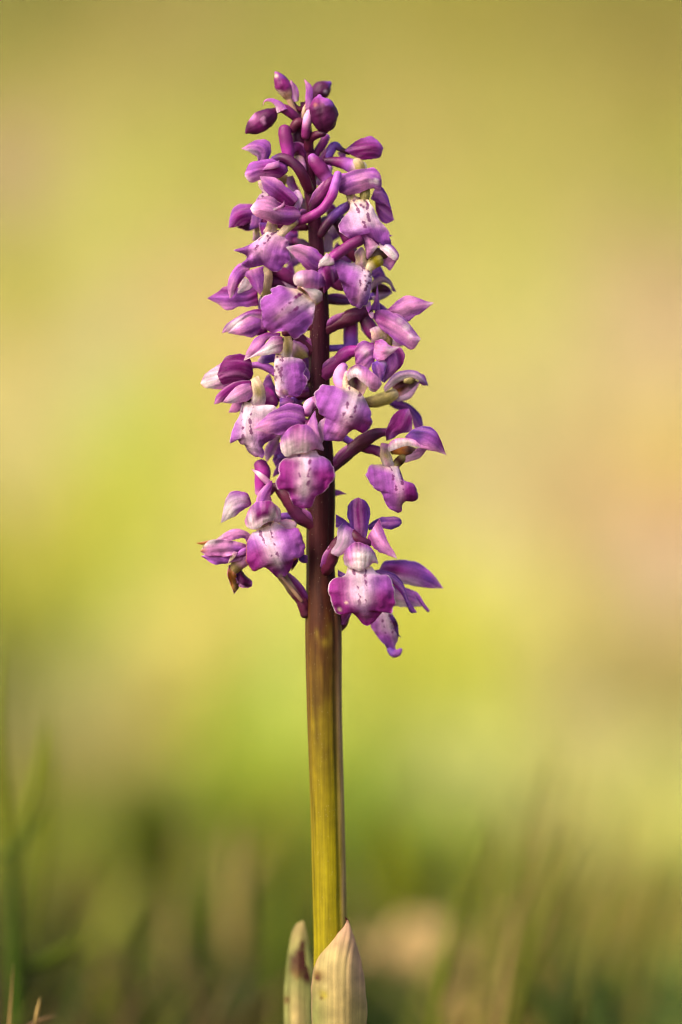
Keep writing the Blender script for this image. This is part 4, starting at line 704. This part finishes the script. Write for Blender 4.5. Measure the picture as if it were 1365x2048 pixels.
f = flower([(614, 1215, -8, 9), (602, 1196, -12, 12), (588, 1176, -14, 14), (570, 1156, -10, 12), (545, 1125, 0, 9), (512, 1092, 0, 8)], 'SRCENN', label='withered flower with a shrivelled brown lip', ribs=5)
D = -20
tube('rib', f, [(604, 1202, -14, 3.5), (588, 1182, -18, 4), (570, 1160, -18, 3), (560, 1148, -14, 2.5)], 'RHHP', -8)
tube('collar', f, [(612, 1228, -8, 10), (604, 1208, -12, 9), (600, 1196, -12, 8)], 'SRR', -2)
sheet('sepal', f, [(507, 1088), (500, 1068), (480, 1059), (455, 1064), (428, 1083)], [(498, 1092), (490, 1076), (470, 1078), (450, 1081), (428, 1083)], ('NPPP', 'MPPB', 'MVPP'), D, d=[6, -4, 2], bulge=.5, ruf=.25, edge='P', ew=.05)
sheet('sepal', f, [(440, 1079), (420, 1081), (405, 1084), (393, 1086)], [(438, 1086), (420, 1087), (405, 1089), (393, 1086)], 'POOO', D + 4, bulge=.4, nu=14, nv=7)
sheet('hood', f, [(502, 1092), (475, 1084), (445, 1079), (418, 1084), (402, 1102)], [(500, 1102), (475, 1108), (445, 1112), (418, 1110), (402, 1102)], ('MPPWB', 'MVPPO', 'NPMP'), D - 10, d=[2, -10, -4], bulge=.6, ruf=.5, edge='P', ew=.05)
sheet('hood', f, [(504, 1096), (478, 1104), (445, 1106), (418, 1108), (404, 1112)], [(500, 1112), (472, 1122), (440, 1127), (424, 1124), (404, 1112)], ('NVVPL', 'VMVVV', 'MPVVV'), D - 8, d=[0, -8, 0], bulge=.7, ruf=.5, edge='P', ew=.05)
sheet('petal', f, [(505, 1094), (485, 1098), (468, 1115)], [(500, 1100), (485, 1110), (468, 1115)], 'NVD', D - 24, bulge=.3, nu=12, nv=7)
sheet('petal', f, [(470, 1102), (463, 1112), (458, 1126)], [(477, 1104), (470, 1116), (458, 1126)], 'PBB', D - 26, bulge=.3, nu=10, nv=7)
tube('throat', f, [(498, 1112, 2, 11), (486, 1122, 0, 16), (474, 1133, 0, 14), (466, 1145, 0, 9)], 'MPTH', D - 2, rough=.3)
sheet('lip', f, [(460, 1130), (457, 1145), (462, 1165), (470, 1187)], [(478, 1132), (474, 1150), (480, 1170), (470, 1187)], ('MOOE', 'TOEE', 'BOEK'), D - 4, bulge=.6, ruf=1.0, nu=26, nv=15)
sheet('lip', f, [(474, 1138), (474, 1155), (478, 1170), (495, 1175), (505, 1172)], [(484, 1140), (492, 1152), (504, 1162), (505, 1172)], ('UDDN', 'DNDD', 'EDNU'), D + 2, bulge=.7, ruf=1.4, nu=28, nv=17)

# ---- lower right, facing the viewer
f = flower([(645, 1150, -8, 9), (656, 1134, -34, 12), (664, 1112, -44, 14), (674, 1088, -50, 12), (688, 1076, -50, 8), (712, 1084, -56, 6)], 'SRRRDN')
D = -62
sheet('sepal', f, [(708, 1078), (700, 1045), (696, 1018), (704, 1002), (717, 995)], [(730, 1080), (736, 1050), (738, 1022), (731, 1003), (717, 995)], ('UUUV', 'NMMN', 'UUUU'), D + 12, d=[0, 2, 10], bulge=.25, edge='U', ew=.06)
sheet('sepal', f, [(688, 1046), (678, 1060), (675, 1085), (664, 1104), (677, 1113)], [(712, 1062), (711, 1080), (700, 1096), (688, 1106), (677, 1113)], ('ULLL', 'VLLL', 'PVPW'), D - 6, d=[6, -8, -6], bulge=.4, edge='L', ew=.06)
sheet('sepal', f, [(757, 1039), (765, 1060), (776, 1086), (789, 1106), (794, 1117)], [(736, 1072), (744, 1088), (756, 1100), (775, 1109), (794, 1117)], ('MVPP', 'PPPPW', 'MMVPP'), D - 4, d=[4, -6, 0], bulge=.35, edge='P', ew=.05)
tube('knot', f, [(706, 1066, 4, 8), (716, 1078, 0, 10), (730, 1084, 0, 9), (742, 1084, 4, 6)], 'DRDN', D - 2, rough=.3)
sheet('petal', f, [(672, 1030), (690, 1040), (708, 1055)], [(672, 1055), (688, 1056), (708, 1062)], 'UUU', D + 34, bulge=.3, nu=14, nv=9)
sheet('petal', f, [(736, 1052), (755, 1038), (780, 1034), (800, 1037), (804, 1047)], [(738, 1060), (755, 1056), (780, 1057), (796, 1053), (804, 1047)], ('UUUU', 'UUVU', 'UVUU'), D + 40, d=[0, 0, 6], bulge=.5, edge='U', ew=.06)
sheet('hood', f, [(687, 1114), (694, 1100), (712, 1088), (735, 1091), (749, 1105), (756, 1124)], [(690, 1128), (702, 1134), (718, 1137), (735, 1132), (746, 1124), (756, 1127)], ('PVMVVL', 'LPWWWL', 'WWWWPL'), D - 20, d=[10, -6, -12, -4, 8], bulge=.7, edge='P', ew=.05, stains=((718, 1100, 4, 'M', .5),), across=True)
tube('column', f, [(720, 1125, 0, 18), (721, 1140, -2, 17), (721, 1150, -2, 12)], 'BWW', D + 2, flat=1.2)
lip(f, [(698, 1130), (690, 1150), (675, 1155), (664, 1165), (662, 1186), (670, 1206), (678, 1221), (690, 1226), (702, 1222), (715, 1232), (725, 1245), (735, 1250)], [(742, 1132), (755, 1147), (770, 1151), (778, 1170), (787, 1185), (792, 1200), (783, 1210), (779, 1224), (768, 1217), (760, 1225), (748, 1240), (735, 1250)], ('WMMMM', 'WWWWVMM', 'WVMMM'), D - 10, [0, -14, -20, -10], pale=(30, 20, .92, .95), bulge=.35, mv=-.05, edge='W', stains=((693, 1203, 3.4, 'B', .95), (680, 1217, 4, 'B', .6)))
sheet('petal', f, [(676, 1140), (684, 1144), (694, 1148)], [(676, 1152), (684, 1154), (694, 1148)], 'UUU', D + 30, bulge=.2, nu=8, nv=5)

# ---- lower right, behind
f = flower([(655, 1275, 14, 10), (684, 1250, 16, 9), (694, 1225, 14, 9), (720, 1190, 22, 9), (755, 1165, 26, 9)], 'SRNNU')
D = 26
sheet('bract', f, [(680, 1250), (678, 1232), (684, 1216)], [(690, 1250), (702, 1228), (700, 1216), (684, 1216)], ('RNN', 'VNN', 'NVV'), -10, bulge=.5, nu=16, nv=9)
sheet('sepal', f, [(757, 1142), (772, 1124), (805, 1122), (838, 1130), (866, 1150), (888, 1177)], [(762, 1152), (785, 1157), (810, 1165), (840, 1171), (865, 1175), (888, 1177)], ('UUUVL', 'VMVUV', 'LLLVL'), D, d=[0, -8, -4], bulge=.45, edge='L', ew=.06)
sheet('petal', f, [(742, 1142), (765, 1141), (790, 1150), (808, 1170), (818, 1200), (835, 1225)], [(765, 1156), (788, 1170), (805, 1190), (814, 1210), (822, 1225), (835, 1225)], ('UUUVU', 'UUUUV', 'UMUU'), D - 20, d=[4, -6, -2], bulge=.5)
sheet('petal', f, [(815, 1178), (835, 1185), (848, 1205), (861, 1222)], [(815, 1190), (832, 1196), (846, 1213), (856, 1224), (861, 1222)], ('UVU', 'VVV', 'UUU'), D - 8, bulge=.4, nu=18, nv=9)
sheet('hood', f, [(770, 1172), (800, 1176), (825, 1183), (844, 1208)], [(780, 1208), (800, 1212), (825, 1213), (844, 1213)], ('UVVL', 'LLVL', 'LWLL'), D - 4, d=[0, -6, 0], bulge=.5)
lip(f, [(752, 1205), (742, 1225), (742, 1250), (755, 1270), (770, 1290), (782, 1305), (795, 1314)], [(776, 1205), (784, 1228), (793, 1250), (797, 1272), (791, 1296), (803, 1306), (795, 1314)], ('LVVUU', 'WLLVVU', 'WLLLU'), D + 4, [0, -6, -6, 0], pale=(30, 16, .6, .8), bulge=.4, mv=.3, stains=((782, 1234, 4, 'N', .8), (788, 1245, 4, 'N', .7), (790, 1258, 4, 'N', .7)))
sheet('petal', f, [(786, 1230), (796, 1248), (798, 1268), (804, 1276)], [(780, 1236), (788, 1252), (792, 1268), (804, 1276)], 'UDUU', D - 8, bulge=.4, ruf=.5, nu=18, nv=9)
tube('lip_curl', f, [(780, 1300, 0, 6), (788, 1308, -4, 8), (797, 1306, -6, 7), (802, 1300, -4, 4)], 'UUVU', D)
# stray bract behind the stem
sheet('bract', stem, [(660, 984), (675, 980), (694, 988)], [(660, 994), (678, 990), (694, 988)], 'UVV', 16, bulge=.3, nu=12, nv=7)

# ---- flowers on the far side of the spike, seen between the others
SY = np.array(STEM)[::-1]
for i, (y, dx) in enumerate([(335, 28), (392, -34), (432, 36), (478, -46), (520, 42), (562, -58), (692, -46), (745, -36), (838, -52), (930, -50)]):
    sx = float(np.interp(y, SY[:, 1], SY[:, 0])); X0 = sx + dx; g = 1 if dx > 0 else -1
    k = 0.55 + 0.45 * min(1, (y - 300) / 250)
    f = flower([(float(np.interp(y + 40, SY[:, 1], SY[:, 0])), y + 40, 6, 9 * k), (sx + 0.45 * dx, y + 12, 34, 11 * k), (sx + 0.9 * dx, y, 60, 8 * k)], 'RDDN')
    D = 66
    sheet('hood', f, [(X0 - 4 * g, y - 14 * k), (X0 + 14 * g * k, y - 22 * k), (X0 + 34 * g * k, y - 4)], [(X0 - 4 * g, y + 10 * k), (X0 + 18 * g * k, y + 12 * k), (X0 + 34 * g * k, y - 4)], ('UVU', 'NVU', 'DUU'), D, bulge=0.7, nu=20, nv=13)
    sheet('sepal', f, [(X0 - 8 * g, y - 4), (X0 - 10 * g, y - 24 * k), (X0 - 2 * g, y - 44 * k)], [(X0 + 8 * g, y - 6), (X0 + 10 * g, y - 24 * k), (X0 - 2 * g, y - 44 * k)], ('UVV', 'NMV', 'UUV'), D + 8, bulge=0.3, nu=20, nv=11)
    lip(f, [(X0 - 12 * k, y + 8), (X0 - 26 * k, y + 24 * k), (X0 - 20 * k, y + 46 * k), (X0, y + 60 * k)], [(X0 + 12 * k, y + 8), (X0 + 26 * k, y + 22 * k), (X0 + 22 * k, y + 44 * k), (X0, y + 60 * k)], ('LUVU', 'LLVU', 'LVUU'), D + 14, [0, 4, 8])

# ------------------------------------------------------------------ herbs and grasses behind the orchid
def blade_strip(name, parent, P0, P1, bend, wid, c0, c1, seg=10, mat=None):
    P0, P1 = np.array(P0, float), np.array(P1, float); t = np.linspace(0, 1, seg)[:, None]
    C = P0 * (1 - t) + P1 * t + np.array(bend) * (4 * t * (1 - t))
    T = np.gradient(C, axis=0); Wd = np.cross(T, [0.25, 1.0, 0.1]); Wd /= np.linalg.norm(Wd, axis=1, keepdims=True) + 1e-9
    ww = wid / 2 * np.minimum(1, 0.45 + 2.0 * t) * np.clip((1 - t) * 2.2, 0, 1) ** 0.7
    N = np.cross(T, Wd); N /= np.linalg.norm(N, axis=1, keepdims=True) + 1e-9
    rows = [C - Wd * ww, C + N * ww * 0.5, C + Wd * ww, C + N * (ww * 0.5 + 0.0003)]
    co = np.stack(rows, 1).reshape(-1, 3)
    I = np.arange(seg * 4).reshape(seg, 4); J = np.roll(I, -1, 1)
    F = np.stack([I[:-1].ravel(), J[:-1].ravel(), J[1:].ravel(), I[1:].ravel()], 1).tolist()
    pig = (lin(c0) * (1 - t) + lin(c1) * t)[:, None].repeat(4, 1).reshape(-1, 3)
    return mesh_object(name, co, F, pig, mat or M_GRASS, parent)
def at(px, py, dep):            # a spot dep metres behind the orchid, seen past drawing point px, py
    k = (DIST + dep) / DIST; q = V(px, py, 0); return ((q[0]) * k, dep, (q[2] - ZC) * k + ZC)
def herb(name, label, cat, base, blades, group=None):
    e = bpy.data.objects.new(name, None); COL.objects.link(e); e.empty_display_size = 0.01
    tag(e, label, cat, group)
    for (kind, p0, p1, bend, wid, c0, c1) in blades: blade_strip(kind, e, p0, p1, bend, wid, c0, c1)
    return e
def gr(px, dep): 
    x = (px - 682.5) * U * (DIST + dep) / DIST; return (x, dep, float(ground_z(x, dep)) - 0.002)
GD, GL, GM, ST = (62, 86, 12), (142, 152, 30), (108, 118, 20), (190, 160, 96)
herb('grass_plant', 'tall green grass plant with narrow leaves at the far left edge', 'grass plant', None, [
    ('stalk', gr(42, 0.10), at(22, 1640, 0.10), (0, 0, 0), 0.0046, GD, GD), ('leaf', at(20, 1720, 0.10), at(90, 1440, 0.105), (0.002, 0, 0.002), 0.003, GM, GL),
    ('leaf', at(22, 1690, 0.10), at(6, 1270, 0.10), (-0.002, 0, 0), 0.0032, GM, GL), ('leaf', at(2, 1720, 0.095), at(108, 1580, 0.10), (0.001, 0, -0.001), 0.0022, GD, GM),
    ('leaf', at(30, 1930, 0.10), at(180, 1850, 0.11), (0, 0, -0.003), 0.0032, GD, GM), ('leaf', at(34, 2000, 0.10), at(70, 1600, 0.11), (-0.003, 0, 0), 0.0018, GD, GM),
    ('leaf', at(60, 1900, 0.11), at(100, 1400, 0.12), (0.002, 0, 0), 0.0022, GM, GL)])
herb('dry_grass_blade', 'short pale dry grass blade at the lower left corner', 'grass blade', None, [('blade', gr(-8, 0.02), at(28, 1925, 0.02), (0, 0, 0), 0.0012, ST, ST)])
herb('dry_twig', 'thin brown twig lying across the bottom left', 'twig', None, [('twig', at(40, 2062, 0.02), at(115, 2030, 0.02), (0, 0, 0.0004), 0.0010, (110, 84, 52), (120, 96, 60)), ('twig', at(70, 2048, 0.015), at(82, 1992, 0.015), (0, 0, 0), 0.0009, ST, ST)])
r2 = np.random.default_rng(5)
bl = []
for i in range(64):
    px = 960 + 400 * r2.random(); dp = 0.10 + 0.26 * r2.random()
    py = 1500 + 420 * r2.random() + 0.25 * abs(px - 1120)
    c = [GM, (128, 126, 46), (96, 100, 26), (140, 134, 56), (168, 146, 82), (116, 114, 36)][int(r2.integers(0, 6))]
    bl.append(('blade', gr(px - 80 - 190 * r2.random(), dp), at(px, py, dp + 0.01), (0.003 * r2.normal(), 0, 0.002), 0.0014 + 0.0012 * r2.random(), c, c))
herb('grass_tuft', 'blurred tuft of slanting green and straw grass blades at the lower right', 'grass tuft', None, bl)
bl = []
for i in range(40):
    px = -40 + 560 * r2.random(); dp = 0.08 + 0.24 * r2.random(); py = 1830 + 200 * r2.random()
    c = [(86, 88, 22), GD, (120, 104, 56), (112, 94, 50), (104, 108, 26), (96, 78, 42)][int(r2.integers(0, 6))]; sl = 110 * r2.normal()
    bl.append(('blade', gr(px - sl, dp), at(px + sl, py, dp + 0.01), (0.003 * r2.normal(), 0, 0.003), 0.0014 + 0.0014 * r2.random(), c, c))
herb('grass_tuft', 'low tangle of crossing green and dry blades at the lower left', 'grass tuft', None, bl)
herb('broad_leaf', 'dark green pointed leaf blurred behind the left of the stem', 'leaf', None, [('stalk', gr(345, 0.34), at(318, 1745, 0.34), (0, 0, 0), 0.0012, (90, 92, 24), (90, 92, 24)), ('blade', at(322, 1760, 0.34), at(252, 1575, 0.34), (0.002, 0, 0.003), 0.013, (70, 80, 8), (88, 98, 10))])
herb('broad_leaf', 'bright green leaf blurred just right of the stem', 'leaf', None, [('blade', gr(830, 0.42), at(760, 1610, 0.40), (0.004, 0, 0), 0.014, (84, 96, 10), (140, 146, 20))])
bl = []
for i in range(64):
    dp = 0.32 + 0.22 * r2.random(); px = 862 + 62 * r2.normal(); py = 1825 + 46 * abs(r2.normal()) + 0.003 * (px - 850) ** 2
    bl.append(('blade', gr(px + 30 * r2.normal(), dp), at(px, py, dp), (0.003 * r2.normal(), 0, 0.004), 0.0075, (204, 172, 112), (236, 204, 142)))
herb('withered_leaf_clump', 'pale straw clump of withered leaves right of the orchid foot', 'dead leaves', None, bl)
bl = [('blade', gr(930 + 40 * r2.normal(), 0.2), at(935 + 30 * r2.normal(), 1975 + 25 * r2.normal(), 0.2), (0.003 * r2.normal(), 0, 0.003), 0.006, (150, 124, 70), (176, 146, 92)) for i in range(8)]
herb('withered_leaf_clump', 'small low withered clump near the bottom edge right of centre', 'dead leaves', None, bl)
bl = [('blade', gr(1100 + 90 * r2.normal(), 0.13), at(1180 + 90 * r2.normal(), 1960 + 40 * r2.normal(), 0.14), (0, 0, 0.004), 0.0045, (48, 66, 14), (70, 90, 24)) for i in range(10)]
herb('grass_tuft', 'low dark green tuft at the bottom right edge', 'grass tuft', None, bl)
bl = [('blade', gr(790 + 45 * r2.normal(), 0.24), at(790 + 50 * r2.normal(), 1960 + 30 * r2.normal(), 0.24), (0, 0, 0.003), 0.005, (44, 60, 8), (62, 78, 10)) for i in range(12)]
herb('grass_tuft', 'dark green tuft low beside the pale sheath leaf', 'grass tuft', None, bl)

# broad soft leaves scattered lower down, well behind the stem
def weeds(label, lo, hi, n, seed, top):
    r = np.random.default_rng(seed); b_ = []
    for i in range(n):
        dp = 0.24 + 0.34 * r.random(); px = lo + (hi - lo) * r.random(); py = top + 330 * r.random()
        c = [(120, 136, 34), (92, 108, 22), (146, 150, 56), (170, 150, 88), (74, 88, 20), (134, 140, 40)][int(r.integers(0, 6))]
        b_.append(('leaf', gr(px + 60 * r.normal(), dp), at(px, py, dp), (0.004 * r.normal(), 0, 0.004), 0.004 + 0.006 * r.random(), c, c))
    herb('leafy_weed', label, 'weed', None, b_)
weeds('low leafy green weeds blurred left of the orchid stem', 120, 600, 26, 3, 1590)
weeds('low leafy green weeds blurred right of the orchid stem, behind the pale clump', 740, 1060, 16, 4, 1620)
